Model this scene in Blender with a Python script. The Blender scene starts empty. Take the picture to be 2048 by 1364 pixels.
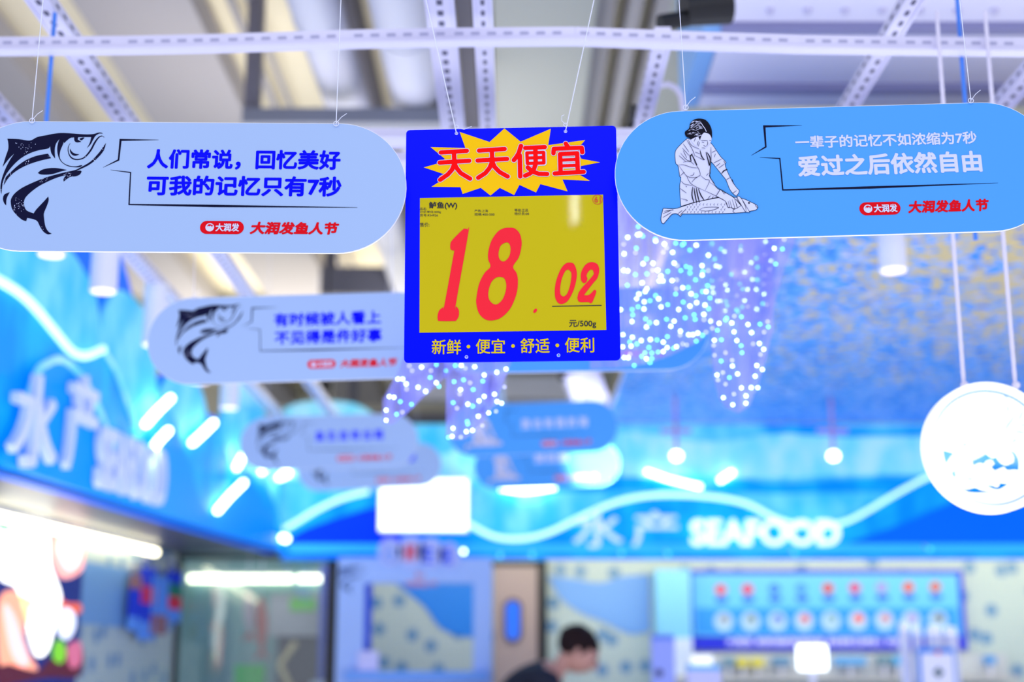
import bpy, math, random
from mathutils import Vector, Matrix, Euler
from mathutils.geometry import tessellate_polygon
random.seed(7)
scene = bpy.context.scene
COL = scene.collection
PI = math.pi

# ------------------------------------------------------------------ camera
F = 2844.4                      # focal length in pixels of the 2048 wide frame (50 mm on 36 mm)
CAM = Vector((0, 0, 1.40))
PITCH = math.radians(13.0)
cam = bpy.data.cameras.new('camera')
cam.lens = 50; cam.sensor_width = 36; cam.sensor_fit = 'HORIZONTAL'
cam.clip_start = 0.05; cam.clip_end = 100
cam.dof.use_dof = True
cam.dof.focus_distance = 2.19
cam.dof.aperture_fstop = 2.1
camo = bpy.data.objects.new('camera', cam); COL.objects.link(camo)
camo.location = CAM; camo.rotation_euler = (PI/2 + PITCH, 0, 0)
scene.camera = camo

# ------------------------------------------------------------------ world, lamps, exposure
w = bpy.data.worlds.new('world'); scene.world = w; w.use_nodes = True
bg = w.node_tree.nodes['Background']
bg.inputs[0].default_value = (0.80, 0.84, 1.0, 1); bg.inputs[1].default_value = 0.95
sl = bpy.data.lights.new('sign_spot', 'SPOT'); sl.energy = 330; sl.spot_size = math.radians(26); sl.spot_blend = 0.7; sl.shadow_soft_size = 0.03; sl.color = (0.95, 0.98, 1.0)
slo = bpy.data.objects.new('sign_spot', sl); COL.objects.link(slo); slo.location = (0.66, 5.7, 2.02); slo.rotation_euler = (Vector((0.455, 6.55, 2.33)) - Vector((0.66, 5.7, 2.02))).to_track_quat('-Z', 'Y').to_euler()
scene.view_settings.view_transform = 'Standard'; scene.view_settings.look = 'None'
scene.view_settings.exposure = 0.0; scene.view_settings.gamma = 1.0
scene.view_settings.use_curve_mapping = False

def area(name, loc, aim, size, size_y, power, col):
    l = bpy.data.lights.new(name, 'AREA'); l.shape = 'RECTANGLE'; l.size = size; l.size_y = size_y
    l.energy = power; l.color = col
    o = bpy.data.objects.new(name, l); COL.objects.link(o); o.location = loc
    o.rotation_euler = (Vector(aim) - Vector(loc)).to_track_quat('-Z', 'Y').to_euler()
    return o
area('store_ceiling_light', (0.3, -1.5, 3.9), (0.2, 3.0, 2.2), 3.0, 1.0, 42, (0.86, 0.90, 1.0))
area('added_uplight', (0.6, 3.6, 0.45), (0.6, 3.7, 4.4), 7.0, 5.5, 170, (0.90, 0.92, 1.0))  # unseen fill added below the frame to brighten ceilings from underneath
area('added_deep_fill', (-0.6, 11.0, 3.2), (-0.6, 8.6, 4.4), 5.0, 2.0, 130, (1.0, 0.93, 0.80))  # added fill facing up, warms and lifts the deep cream roof
area('added_roof_fill', (-0.8, 6.6, 3.0), (-0.6, 6.4, 4.4), 2.2, 1.4, 26, (1.0, 0.93, 0.84))  # another added fill aimed upward at the roof above the struts
area('cove_lamp', (2.2, 8.37, 2.10), (2.2, 9.0, 1.5), 4.6, 0.08, 13, (1.0, 0.93, 0.72))
area('cove_lamp_booth', (-0.6, 8.37, 2.10), (-0.6, 9.0, 1.6), 1.2, 0.08, 2.2, (1.0, 0.94, 0.80))
area('added_room_fill', (-1.5, 9.2, 2.10), (-1.5, 9.5, 0.8), 0.9, 0.5, 2.5, (1.0, 0.96, 0.82))  # added fill, lifts the room beyond its own light strips
area('tube_lamp', (0.262, -1.5, 3.44), (0.12, 2.1, 2.25), 0.028, 0.42, 2.2, (0.92, 0.96, 1.0))

# ------------------------------------------------------------------ pixel helpers (where a photo point lies at a given real distance)
FWD = Vector((0, math.cos(PITCH), math.sin(PITCH))); UP = Vector((0, -math.sin(PITCH), math.cos(PITCH))); RT = Vector((1, 0, 0))
def ray(px, py): return FWD * F + RT * (px - 1024) + UP * (682 - py)
def at(px, py, Y):
    r = ray(px, py); return CAM + r * (Y / r.y)
def atz(px, py, z):
    r = ray(px, py); return CAM + r * ((z - CAM.z) / r.z)
def atx(px, py, x):
    r = ray(px, py); return CAM + r * (x / r.x)
def ppm(Y, z): return F / (Y * math.cos(PITCH) + (z - CAM.z) * math.sin(PITCH))   # pixels per metre there

class Plane:
    """an upright plane: local x along it, local y up, local z towards the viewer"""
    def __init__(self, origin, yaw=0.0, roll=0.0):
        self.m = Matrix.Translation(origin) @ Matrix.Rotation(yaw, 4, 'Z') @ Matrix.Rotation(PI/2, 4, 'X') @ Matrix.Rotation(roll, 4, 'Z')
        self.inv = self.m.inverted(); self.n = (self.m.to_3x3() @ Vector((0, 0, 1))).normalized(); self.o = Vector(origin)
    def hit(self, px, py):
        r = ray(px, py); t = (self.o - CAM).dot(self.n) / r.dot(self.n); return CAM + r * t
    def loc(self, px, py):
        v = self.inv @ self.hit(px, py); return Vector((v.x, v.y))
    def pts(self, seq): return [self.loc(p[0], p[1]) for p in seq]

# ------------------------------------------------------------------ materials
MATS = {}
def lin(c):
    return tuple(((x/255)/12.92 if x/255 <= 0.04045 else (((x/255)+0.055)/1.055)**2.4) for x in c)
def mat(name, rgb=(200, 200, 200), rough=0.6, metal=0.0, emit=0.0, ergb=None, spec=0.5, linear=False):
    if name in MATS: return MATS[name]
    m = bpy.data.materials.new(name); m.use_nodes = True
    b = m.node_tree.nodes['Principled BSDF']
    c = rgb if linear else lin(rgb)
    b.inputs['Base Color'].default_value = (*c, 1); b.inputs['Roughness'].default_value = rough
    b.inputs['Metallic'].default_value = metal; b.inputs['Specular IOR Level'].default_value = spec
    if emit > 0:
        b.inputs['Emission Color'].default_value = (*(lin(ergb) if ergb else c), 1); b.inputs['Emission Strength'].default_value = emit
    MATS[name] = m; return m
def nodes(m): return m.node_tree.nodes, m.node_tree.links, m.node_tree.nodes['Principled BSDF']

M_white = mat('sign_white', (163, 188, 230), 0.6, spec=0.2)
M_lblue = mat('sign_light_blue', (78, 159, 240), 0.6, spec=0.15)
M_rim = mat('sign_edge_white', (240, 240, 250), 0.6)
M_blueink = mat('blue_ink', (2, 6, 250), 0.6, spec=0.06)
M_navy = mat('navy_ink', (5, 8, 45), 0.6, spec=0.1)
M_redink = mat('red_ink', (222, 4, 24), 0.6, spec=0.08)
M_paleink = mat('pale_ink', (212, 215, 250), 0.6, spec=0.15)
M_blackink = mat('black_ink', (10, 10, 28), 0.6, spec=0.1)
M_cord = mat('cord_white', (225, 228, 250), 0.5)
M_board = mat('board_blue', (1, 14, 255), 0.3, spec=0.03)
M_yellow = mat('insert_yellow', (200, 182, 4), 0.45, spec=0.03)
M_yellow.node_tree.nodes['Principled BSDF'].inputs['Coat Weight'].default_value = 0.25; M_yellow.node_tree.nodes['Principled BSDF'].inputs['Coat Roughness'].default_value = 0.03
M_burst = mat('burst_yellow', (248, 194, 8), 0.5, spec=0.06)
M_price = mat('price_red', (246, 40, 58), 0.5, spec=0.06)
M_titlered = mat('title_red', (255, 3, 8), 0.5, spec=0.05)
M_small = mat('small_print', (40, 44, 60), 0.6, spec=0.1)
M_steel = mat('strut_steel', (218, 215, 240), 0.45, 0.1)
M_dark = mat('slot_dark', (88, 88, 112), 0.8)
M_slotpale = mat('slot_pale', (165, 165, 198), 0.8)
M_bluerod = mat('blue_rod', (60, 130, 235), 0.4)
M_black = mat('black_metal', (10, 10, 16), 0.45)
M_lampwhite = mat('lamp_white', (235, 236, 250), 0.5)
M_lens = mat('lamp_lens', (255, 240, 250), 0.4, emit=1.0, ergb=(240, 225, 255))
M_duct = mat('duct_white', (184, 186, 206), 0.5)
M_ductgrey = mat('duct_grey', (120, 124, 140), 0.6)
M_cream = mat('ceiling_cream', (246, 236, 208), 0.8)
M_grey = mat('ceiling_grey', (166, 162, 166), 0.8)
M_grey2 = mat('ceiling_pale', (170, 173, 168), 0.8)
M_lilac = mat('panel_lilac', (238, 236, 255), 0.5)
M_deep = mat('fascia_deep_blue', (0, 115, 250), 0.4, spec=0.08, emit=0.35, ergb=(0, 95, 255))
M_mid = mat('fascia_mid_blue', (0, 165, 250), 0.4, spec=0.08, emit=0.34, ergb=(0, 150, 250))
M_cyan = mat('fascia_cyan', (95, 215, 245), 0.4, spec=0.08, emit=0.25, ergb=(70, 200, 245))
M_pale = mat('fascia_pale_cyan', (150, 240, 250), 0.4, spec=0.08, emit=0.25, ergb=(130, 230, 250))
M_led = mat('led_white', (255, 255, 255), 0.4, emit=7.0, ergb=(235, 255, 255))
M_ledsoft = mat('led_cyan', (220, 250, 255), 0.4, emit=1.1, ergb=(190, 245, 255))
M_letter = mat('fascia_letter', (215, 225, 255), 0.4, emit=0.08, ergb=(190, 205, 255))
M_letterhot = mat('fascia_letter_bright', (255, 255, 255), 0.4, emit=0.9, ergb=(225, 245, 255))
M_warm = mat('strip_warm', (255, 250, 220), 0.4, emit=7.0, ergb=(255, 246, 205))
M_screen = mat('screen_white', (255, 255, 255), 0.4, emit=2.2, ergb=(245, 255, 255))
M_plastic = mat('white_plastic', (235, 235, 255), 0.4)
M_round = mat('round_sign_white', (255, 255, 255), 0.5, emit=0.35, ergb=(245, 250, 255))

# watery print on the cyan boards
for mm, ca, cb in ((M_cyan, (60, 195, 242), (140, 230, 248)), (M_pale, (120, 225, 248), (205, 246, 252)), (M_mid, (0, 140, 250), (30, 185, 250))):
    n, l, b = nodes(mm)
    tc = n.new('ShaderNodeTexCoord'); mp = n.new('ShaderNodeMapping'); mp.inputs['Scale'].default_value = (3.2, 1.6, 3); l.new(tc.outputs['Object'], mp.inputs[0])
    no = n.new('ShaderNodeTexNoise'); no.inputs['Scale'].default_value = 2.2; no.inputs['Detail'].default_value = 2; l.new(mp.outputs[0], no.inputs['Vector'])
    mr = n.new('ShaderNodeMapRange'); mr.inputs['From Min'].default_value = 0.38; mr.inputs['From Max'].default_value = 0.64; l.new(no.outputs['Fac'], mr.inputs['Value'])
    mx = n.new('ShaderNodeMix'); mx.data_type = 'RGBA'; l.new(mr.outputs['Result'], mx.inputs['Factor'])
    mx.inputs['A'].default_value = (*lin(ca), 1); mx.inputs['B'].default_value = (*lin(cb), 1); l.new(mx.outputs['Result'], b.inputs['Base Color'])

# speckled navy ink of the fish print
M_fish = mat('fish_ink', (6, 8, 48), 0.6, spec=0.1)
n, l, b = nodes(M_fish)
v = n.new('ShaderNodeTexVoronoi'); v.inputs['Scale'].default_value = 420
tc = n.new('ShaderNodeTexCoord'); l.new(tc.outputs['Object'], v.inputs['Vector'])
no = n.new('ShaderNodeTexNoise'); no.inputs['Scale'].default_value = 35; l.new(tc.outputs['Object'], no.inputs['Vector'])
r1 = n.new('ShaderNodeMath'); r1.operation = 'LESS_THAN'; r1.inputs[1].default_value = 0.22; l.new(v.outputs['Distance'], r1.inputs[0])
r2 = n.new('ShaderNodeMath'); r2.operation = 'GREATER_THAN'; r2.inputs[1].default_value = 0.56; l.new(no.outputs['Fac'], r2.inputs[0])
r3 = n.new('ShaderNodeMath'); r3.operation = 'MULTIPLY'; l.new(r1.outputs[0], r3.inputs[0]); l.new(r2.outputs[0], r3.inputs[1])
mx = n.new('ShaderNodeMix'); mx.data_type = 'RGBA'; l.new(r3.outputs[0], mx.inputs['Factor'])
mx.inputs['A'].default_value = (*lin((6, 8, 48)), 1); mx.inputs['B'].default_value = (*lin((205, 215, 255)), 1)
l.new(mx.outputs['Result'], b.inputs['Base Color'])

# tiled wall: pale grey green hex-like mosaic with blue drops
M_tile = mat('mosaic_tile', (185, 200, 190), 0.35)
n, l, b = nodes(M_tile)
tc = n.new('ShaderNodeTexCoord'); sx = n.new('ShaderNodeSeparateXYZ'); l.new(tc.outputs['Object'], sx.inputs[0])
ad = n.new('ShaderNodeMath'); ad.operation = 'ADD'; l.new(sx.outputs['X'], ad.inputs[0]); l.new(sx.outputs['Y'], ad.inputs[1])
cb = n.new('ShaderNodeCombineXYZ'); l.new(ad.outputs[0], cb.inputs['X']); l.new(sx.outputs['Z'], cb.inputs['Y'])
v = n.new('ShaderNodeTexVoronoi'); v.voronoi_dimensions = '2D'; v.inputs['Scale'].default_value = 5.2; v.inputs['Randomness'].default_value = 0.75; l.new(cb.outputs[0], v.inputs['Vector'])
ls = n.new('ShaderNodeMapRange'); ls.inputs['From Min'].default_value = 0.14; ls.inputs['From Max'].default_value = 0.26; l.new(v.outputs['Distance'], ls.inputs['Value'])
v2 = n.new('ShaderNodeTexVoronoi'); v2.voronoi_dimensions = '2D'; v2.inputs['Scale'].default_value = 28; v2.inputs['Randomness'].default_value = 0.1; v2.feature = 'DISTANCE_TO_EDGE'; l.new(cb.outputs[0], v2.inputs['Vector'])
ls2 = n.new('ShaderNodeMapRange'); ls2.inputs['From Min'].default_value = 0.02; ls2.inputs['From Max'].default_value = 0.06; l.new(v2.outputs['Distance'], ls2.inputs['Value'])
m1 = n.new('ShaderNodeMix'); m1.data_type = 'RGBA'; l.new(ls.outputs['Result'], m1.inputs['Factor'])
m1.inputs['A'].default_value = (*lin((50, 130, 190)), 1); m1.inputs['B'].default_value = (*lin((190, 208, 208)), 1)
m2 = n.new('ShaderNodeMix'); m2.data_type = 'RGBA'; l.new(ls2.outputs['Result'], m2.inputs['Factor'])
m2.inputs['A'].default_value = (*lin((225, 228, 225)), 1); l.new(m1.outputs['Result'], m2.inputs['B'])
l.new(m2.outputs['Result'], b.inputs['Base Color'])

# rippled film of the dropped ceiling, its blue and gold glints put into the colour
M_glint = mat('painted_glint_film', (70, 150, 250), 0.4, spec=0.2)
n, l, b = nodes(M_glint)
tc = n.new('ShaderNodeTexCoord')
v = n.new('ShaderNodeTexVoronoi'); v.inputs['Scale'].default_value = 34; l.new(tc.outputs['Object'], v.inputs['Vector'])
sp = n.new('ShaderNodeSeparateColor'); l.new(v.outputs['Color'], sp.inputs['Color'])
cr = n.new('ShaderNodeValToRGB'); l.new(sp.outputs[0], cr.inputs['Fac'])
e = cr.color_ramp.elements; e[0].position = 0; e[0].color = (*lin((30, 120, 235)), 1); e[1].position = 1; e[1].color = (*lin((190, 200, 255)), 1)
for p, c in ((0.35, (70, 160, 250)), (0.7, (120, 180, 255))):
    q = e.new(p); q.color = (*lin(c), 1)
no = n.new('ShaderNodeTexNoise'); no.inputs['Scale'].default_value = 1.3; no.inputs['Detail'].default_value = 3; l.new(tc.outputs['Object'], no.inputs['Vector'])
sx = n.new('ShaderNodeSeparateXYZ'); l.new(tc.outputs['Object'], sx.inputs[0])
gx = n.new('ShaderNodeMapRange'); gx.inputs['From Min'].default_value = 0.7; gx.inputs['From Max'].default_value = 1.9; l.new(sx.outputs['X'], gx.inputs['Value'])
gy = n.new('ShaderNodeMapRange'); gy.inputs['From Min'].default_value = 7.2; gy.inputs['From Max'].default_value = 4.3; l.new(sx.outputs['Y'], gy.inputs['Value'])
gm = n.new('ShaderNodeMath'); gm.operation = 'MULTIPLY'; l.new(gx.outputs['Result'], gm.inputs[0]); l.new(gy.outputs['Result'], gm.inputs[1])
g2 = n.new('ShaderNodeMath'); g2.operation = 'MULTIPLY'; l.new(gm.outputs[0], g2.inputs[0]); g2.inputs[1].default_value = 0.95
lt = n.new('ShaderNodeMath'); lt.operation = 'LESS_THAN'; l.new(sp.outputs[1], lt.inputs[0]); l.new(g2.outputs[0], lt.inputs[1])
mg = n.new('ShaderNodeMix'); mg.data_type = 'RGBA'; l.new(lt.outputs[0], mg.inputs['Factor']); l.new(cr.outputs['Color'], mg.inputs['A'])
mg.inputs['B'].default_value = (*lin((215, 195, 140)), 1)  # gold cells paint warm reflections, denser towards the near right
l.new(mg.outputs['Result'], b.inputs['Base Color'])
bp = n.new('ShaderNodeBump'); bp.inputs['Strength'].default_value = 0.6; bp.inputs['Distance'].default_value = 0.02; l.new(v.outputs['Distance'], bp.inputs['Height']); l.new(bp.outputs['Normal'], b.inputs['Normal'])
b.inputs['Metallic'].default_value = 0.2

# sheer lilac net
M_net = mat('sheer_net', (160, 158, 255), 0.8)
n, l, b = nodes(M_net)
tr = n.new('ShaderNodeBsdfTransparent'); ms = n.new('ShaderNodeMixShader'); out = n['Material Output']
wv = n.new('ShaderNodeTexNoise'); wv.inputs['Scale'].default_value = 14; wv.inputs['Detail'].default_value = 2
tc = n.new('ShaderNodeTexCoord'); mp = n.new('ShaderNodeMapping'); mp.inputs['Scale'].default_value = (2.5, 1, 0.35); l.new(tc.outputs['Object'], mp.inputs[0]); l.new(mp.outputs[0], wv.inputs['Vector'])
mr = n.new('ShaderNodeMapRange'); mr.inputs['From Min'].default_value = 0.35; mr.inputs['From Max'].default_value = 0.65; mr.inputs['To Min'].default_value = 0.42; mr.inputs['To Max'].default_value = 0.74
l.new(wv.outputs['Fac'], mr.inputs['Value']); l.new(mr.outputs['Result'], ms.inputs[0])
l.new(tr.outputs[0], ms.inputs[1]); l.new(b.outputs[0], ms.inputs[2]); l.new(ms.outputs[0], out.inputs['Surface'])

# clear glass pane
M_glass = mat('clear_glass', (200, 220, 230), 0.02)
n, l, b = nodes(M_glass)
tr = n.new('ShaderNodeBsdfTransparent'); tr.inputs[0].default_value = (0.86, 0.93, 0.95, 1); gl = n.new('ShaderNodeBsdfGlossy'); gl.inputs['Roughness'].default_value = 0.03
ms = n.new('ShaderNodeMixShader'); ms.inputs[0].default_value = 0.10; out = n['Material Output']
l.new(tr.outputs[0], ms.inputs[1]); l.new(gl.outputs[0], ms.inputs[2]); l.new(ms.outputs[0], out.inputs['Surface'])

# ------------------------------------------------------------------ object helpers
ROOTM = {}
def tag(o, label=None, cat=None, group=None, kind=None):
    if label: o['label'] = label
    if cat: o['category'] = cat
    if group: o['group'] = group
    if kind: o['kind'] = kind
    return o
def thing(name, label, cat, m=None, group=None, kind=None):
    o = bpy.data.objects.new(name, None); COL.objects.link(o); o.empty_display_size = 0.05
    if m is None: m = Matrix.Identity(4)
    if isinstance(m, Vector): m = Matrix.Translation(m)
    o.matrix_world = m; ROOTM[o.name] = m.copy()
    return tag(o, label, cat, group, kind)

class MB:
    def __init__(s): s.v = []; s.f = []; s.mi = []; s.cur = 0
    def add(s, vs, fs):
        k = len(s.v); s.v += [Vector(x) for x in vs]
        for f in fs: s.f.append([i + k for i in f]); s.mi.append(s.cur)
        return s
    def box(s, lo, hi, m=None):
        x0, y0, z0 = lo; x1, y1, z1 = hi
        vs = [Vector(p) for p in ((x0,y0,z0),(x1,y0,z0),(x1,y1,z0),(x0,y1,z0),(x0,y0,z1),(x1,y0,z1),(x1,y1,z1),(x0,y1,z1))]
        if m is not None: vs = [m @ p for p in vs]
        return s.add(vs, [(0,3,2,1),(4,5,6,7),(0,1,5,4),(1,2,6,5),(2,3,7,6),(3,0,4,7)])
    def cbox(s, c, size, m=None):
        c = Vector(c); h = Vector(size) / 2
        return s.box(c - h, c + h, m)
    def rbox(s, lo, hi, r, seg=4):
        """box with rounded corners seen along its local z"""
        x0, y0, z0 = lo; x1, y1, z1 = hi
        return s.prism(rrect(x0, y0, x1, y1, r, seg), z0, z1)
    def cyl(s, p0, p1, r0, r1=None, n=16, caps=True):
        p0 = Vector(p0); p1 = Vector(p1); r1 = r0 if r1 is None else r1
        d = (p1 - p0).normalized(); a = d.orthogonal().normalized(); bb = d.cross(a)
        vs = []
        for p, r in ((p0, r0), (p1, r1)):
            for i in range(n):
                t = 2*PI*i/n; vs.append(p + (a*math.cos(t) + bb*math.sin(t))*r)
        fs = [(i, (i+1) % n, n+(i+1) % n, n+i) for i in range(n)]
        if caps: fs += [tuple(range(n-1, -1, -1)), tuple(range(n, 2*n))]
        return s.add(vs, fs)
    def tube(s, pts, r, n=8):
        pts = [Vector(p) for p in pts]; vs = []; fs = []
        a = None
        for i, p in enumerate(pts):
            d = (pts[min(i+1, len(pts)-1)] - pts[max(i-1, 0)]).normalized()
            if a is None: a = d.orthogonal().normalized()
            a = (a - d*a.dot(d)).normalized(); bb = d.cross(a)
            rr = r[i] if isinstance(r, (list, tuple)) else r
            for k in range(n):
                t = 2*PI*k/n; vs.append(p + (a*math.cos(t) + bb*math.sin(t))*rr)
        for i in range(len(pts)-1):
            for k in range(n):
                fs.append((i*n+k, i*n+(k+1) % n, (i+1)*n+(k+1) % n, (i+1)*n+k))
        fs += [tuple(range(n-1, -1, -1)), tuple(range((len(pts)-1)*n, len(pts)*n))]
        return s.add(vs, fs)
    def sphere(s, c, r, nu=16, nv=10, sc=(1, 1, 1)):
        c = Vector(c); vs = [c + Vector((0, 0, r*sc[2]))]; fs = []
        for j in range(1, nv):
            th = PI*j/nv
            for i in range(nu):
                ph = 2*PI*i/nu; vs.append(c + Vector((r*sc[0]*math.sin(th)*math.cos(ph), r*sc[1]*math.sin(th)*math.sin(ph), r*sc[2]*math.cos(th))))
        vs.append(c - Vector((0, 0, r*sc[2])))
        for i in range(nu): fs.append((0, 1+i, 1+(i+1) % nu))
        for j in range(nv-2):
            for i in range(nu):
                a = 1+j*nu; fs.append((a+i, a+nu+i, a+nu+(i+1) % nu, a+(i+1) % nu))
        a = 1+(nv-2)*nu
        for i in range(nu): fs.append((a+i, len(vs)-1, a+(i+1) % nu))
        return s.add(vs, fs)
    def prism(s, loop, z0, z1, holes=()):
        loops = [[Vector((p[0], p[1], 0)) for p in lp] for lp in (loop, *holes)]
        flat = [p for lp in loops for p in lp]; k = len(flat)
        tris = tessellate_polygon(loops)
        vs = [Vector((p.x, p.y, z1)) for p in flat] + [Vector((p.x, p.y, z0)) for p in flat]
        fs = []
        for t in tris:
            a, bb, c = (flat[i] for i in t)
            if (bb-a).cross(c-a).z < 0: t = (t[0], t[2], t[1])
            fs.append(tuple(t)); fs.append((t[0]+k, t[2]+k, t[1]+k))
        o = 0
        for lp in loops:
            m = len(lp)
            for i in range(m):
                j = (i+1) % m; fs.append((o+i, o+j, k+o+j, k+o+i))
            o += m
        return s.add(vs, fs)
    def plate(s, loop, z0, z1, holes=()):
        """a plate with any number of cut-outs"""
        c = bpy.data.curves.new('p', 'CURVE'); c.dimensions = '2D'; c.fill_mode = 'BOTH'; c.extrude = (z1-z0)/2
        for lp in (loop, *holes):
            sp_ = c.splines.new('POLY'); sp_.points.add(len(lp)-1); sp_.use_cyclic_u = True
            for q_, p_ in zip(sp_.points, lp): q_.co = (p_[0], p_[1], 0, 1)
        o = bpy.data.objects.new('p', c); COL.objects.link(o); bpy.context.view_layer.update()
        me = bpy.data.meshes.new_from_object(o.evaluated_get(bpy.context.evaluated_depsgraph_get()))
        vs = [v_.co + Vector((0, 0, (z0+z1)/2)) for v_ in me.vertices]; fs = [list(p_.vertices) for p_ in me.polygons]
        bpy.data.objects.remove(o); bpy.data.meshes.remove(me); bpy.data.curves.remove(c)
        return s.add(vs, fs)
    def flat(s, loop, z, holes=()):
        loops = [[Vector((p[0], p[1], 0)) for p in lp] for lp in (loop, *holes)]
        flat = [p for lp in loops for p in lp]
        fs = []
        for t in tessellate_polygon(loops):
            a, bb, c = (flat[i] for i in t)
            fs.append(tuple(t) if (bb-a).cross(c-a).z > 0 else (t[0], t[2], t[1]))
        return s.add([Vector((p.x, p.y, z)) for p in flat], fs)
    def ribbon(s, pts, ws, z):
        """a tapered stroke with sharp corners"""
        pts = [Vector((p[0], p[1])) for p in pts]; k = len(pts); vs = []
        for i, p in enumerate(pts):
            d0 = (p - pts[i-1]).normalized() if i else None
            d1 = (pts[i+1] - p).normalized() if i < k-1 else None
            if d0 is None: d0 = d1
            if d1 is None: d1 = d0
            n0 = Vector((-d0.y, d0.x)); n1 = Vector((-d1.y, d1.x)); nn = n0 + n1
            if nn.length < 1e-6: nn = n0
            nn.normalize(); sc = 1/max(0.45, nn.dot(n0)); hw = ws[i]/2*sc
            vs += [Vector((p.x+nn.x*hw, p.y+nn.y*hw, z)), Vector((p.x-nn.x*hw, p.y-nn.y*hw, z))]
        return s.add(vs, [(2*i, 2*i+1, 2*i+3, 2*i+2) for i in range(k-1)])
    def round_stroke(s, pts, wd, z, n=18):
        pts = [Vector((p[0], p[1])) for p in pts]; r = wd/2; z0 = z
        for p, q in zip(pts, pts[1:]):
            d = (q-p); 
            if d.length < 1e-7: continue
            d.normalize(); nn = Vector((-d.y, d.x))*r; z = z0+len(s.f)*4e-6
            s.add([Vector((x.x, x.y, z)) for x in (p-nn, q-nn, q+nn, p+nn)], [(0, 1, 2, 3)])
        for p in pts:
            z = z0+len(s.f)*4e-6; s.add([Vector((p.x+r*math.cos(2*PI*i/n), p.y+r*math.sin(2*PI*i/n), z)) for i in range(n)], [tuple(range(n))])
        return s
    def build(s, name, m, parent=None, smooth=False, world=False):
        vs = s.v
        if world and parent is not None:
            r = parent
            while r.parent is not None: r = r.parent
            if r.name in ROOTM: inv = ROOTM[r.name].inverted(); vs = [inv @ x for x in vs]
        me = bpy.data.meshes.new(name); me.from_pydata([tuple(x) for x in vs], [], s.f)
        for mm in (m if isinstance(m, (list, tuple)) else [m]): me.materials.append(mm)
        for p, i in zip(me.polygons, s.mi): p.material_index = i
        if smooth:
            me.polygons.foreach_set('use_smooth', [True]*len(me.polygons))
        me.validate(); me.update()
        o = bpy.data.objects.new(name, me); COL.objects.link(o)
        if smooth:
            md = o.modifiers.new('es', 'EDGE_SPLIT'); md.split_angle = math.radians(40)
        if parent is not None: o.parent = parent
        return o

def rrect(x0, y0, x1, y1, r, seg=6):
    out = []
    for cx, cy, a in ((x1-r, y1-r, 0), (x0+r, y1-r, 90), (x0+r, y0+r, 180), (x1-r, y0+r, 270)):
        for i in range(seg+1):
            t = math.radians(a + 90*i/seg); out.append(Vector((cx+r*math.cos(t), cy+r*math.sin(t))))
    return out
def circle(cx, cy, r, n=48, ry=None): return [Vector((cx+r*math.cos(2*PI*i/n), cy+(ry or r)*math.sin(2*PI*i/n))) for i in range(n)]
def smooth_pts(pts, closed=True, k=5):
    P = [Vector((p[0], p[1])) for p in pts]; n = len(P); out = []
    rng = range(n) if closed else range(n-1)
    for i in rng:
        p0 = P[(i-1) % n] if closed or i > 0 else P[i]; p1 = P[i]; p2 = P[(i+1) % n]; p3 = P[(i+2) % n] if closed or i+2 < n else p2
        for j in range(k):
            t = j/k; t2 = t*t; t3 = t2*t
            out.append(0.5*((2*p1) + (p2-p0)*t + (2*p0-5*p1+4*p2-p3)*t2 + (3*p1-p0-3*p2+p3)*t3))
    if not closed: out.append(P[-1])
    return out
def smooth_sharp(pts, k=5, ang=70):
    """closed Catmull-Rom that keeps corners sharper than ang"""
    P = [Vector((p[0], p[1])) for p in pts]; n = len(P); sharp = []
    for i in range(n):
        a = P[i]-P[i-1]; c = P[(i+1) % n]-P[i]
        sharp.append(a.length < 1e-9 or c.length < 1e-9 or a.angle(c) > math.radians(ang))
    out = []
    for i in range(n):
        p1 = P[i]; p2 = P[(i+1) % n]
        p0 = P[i-1] if not sharp[i] else p1 - (p2-p1)*0.5
        p3 = P[(i+2) % n] if not sharp[(i+1) % n] else p2 + (p2-p1)*0.5
        for j in range(k):
            t = j/k; t2 = t*t; t3 = t2*t
            out.append(0.5*((2*p1) + (p2-p0)*t + (2*p0-5*p1+4*p2-p3)*t2 + (3*p1-p0-3*p2+p3)*t3))
    return out

TEXT = {}
def text_mesh(body, off):
    if (body, off) in TEXT: return TEXT[(body, off)]
    if off > 0:                                   # heavier weight: the glyphs laid over themselves in a small ring
        v0, f0 = text_mesh(body, 0.0); vs = []; fs = []
        for i in range(9):
            a = 2*PI*i/8; r = 0 if i == 8 else off; k = len(vs)
            vs += [Vector((v.x+r*math.cos(a), v.y+r*math.sin(a), i*0.004)) for v in v0]; fs += [[j+k for j in f] for f in f0]
        TEXT[(body, off)] = (vs, fs); return vs, fs
    c = bpy.data.curves.new('t', 'FONT'); c.body = body; c.size = 1; c.resolution_u = 4
    o = bpy.data.objects.new('t', c); COL.objects.link(o); bpy.context.view_layer.update()
    me = bpy.data.meshes.new_from_object(o.evaluated_get(bpy.context.evaluated_depsgraph_get()))
    vs = [v.co.copy() for v in me.vertices]; fs = [list(p.vertices) for p in me.polygons]
    bpy.data.objects.remove(o); bpy.data.meshes.remove(me); bpy.data.curves.remove(c)
    TEXT[(body, off)] = (vs, fs); return vs, fs
def text(mb, body, cx, cy, wd, ht, z, off=0.0, shear=0.0):
    vs, fs = text_mesh(body, off)
    x0 = min(v.x for v in vs); x1 = max(v.x for v in vs); y0 = min(v.y for v in vs); y1 = max(v.y for v in vs)
    sx = wd/max(x1-x0, 1e-6); sy = ht/max(y1-y0, 1e-6)
    out = []
    for v in vs:
        y = (v.y-(y0+y1)/2)*sy; out.append(Vector((cx+(v.x-(x0+x1)/2)*sx + y*shear, cy+y, z+v.z*0.005)))
    mb.add(out, fs); return mb

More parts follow.
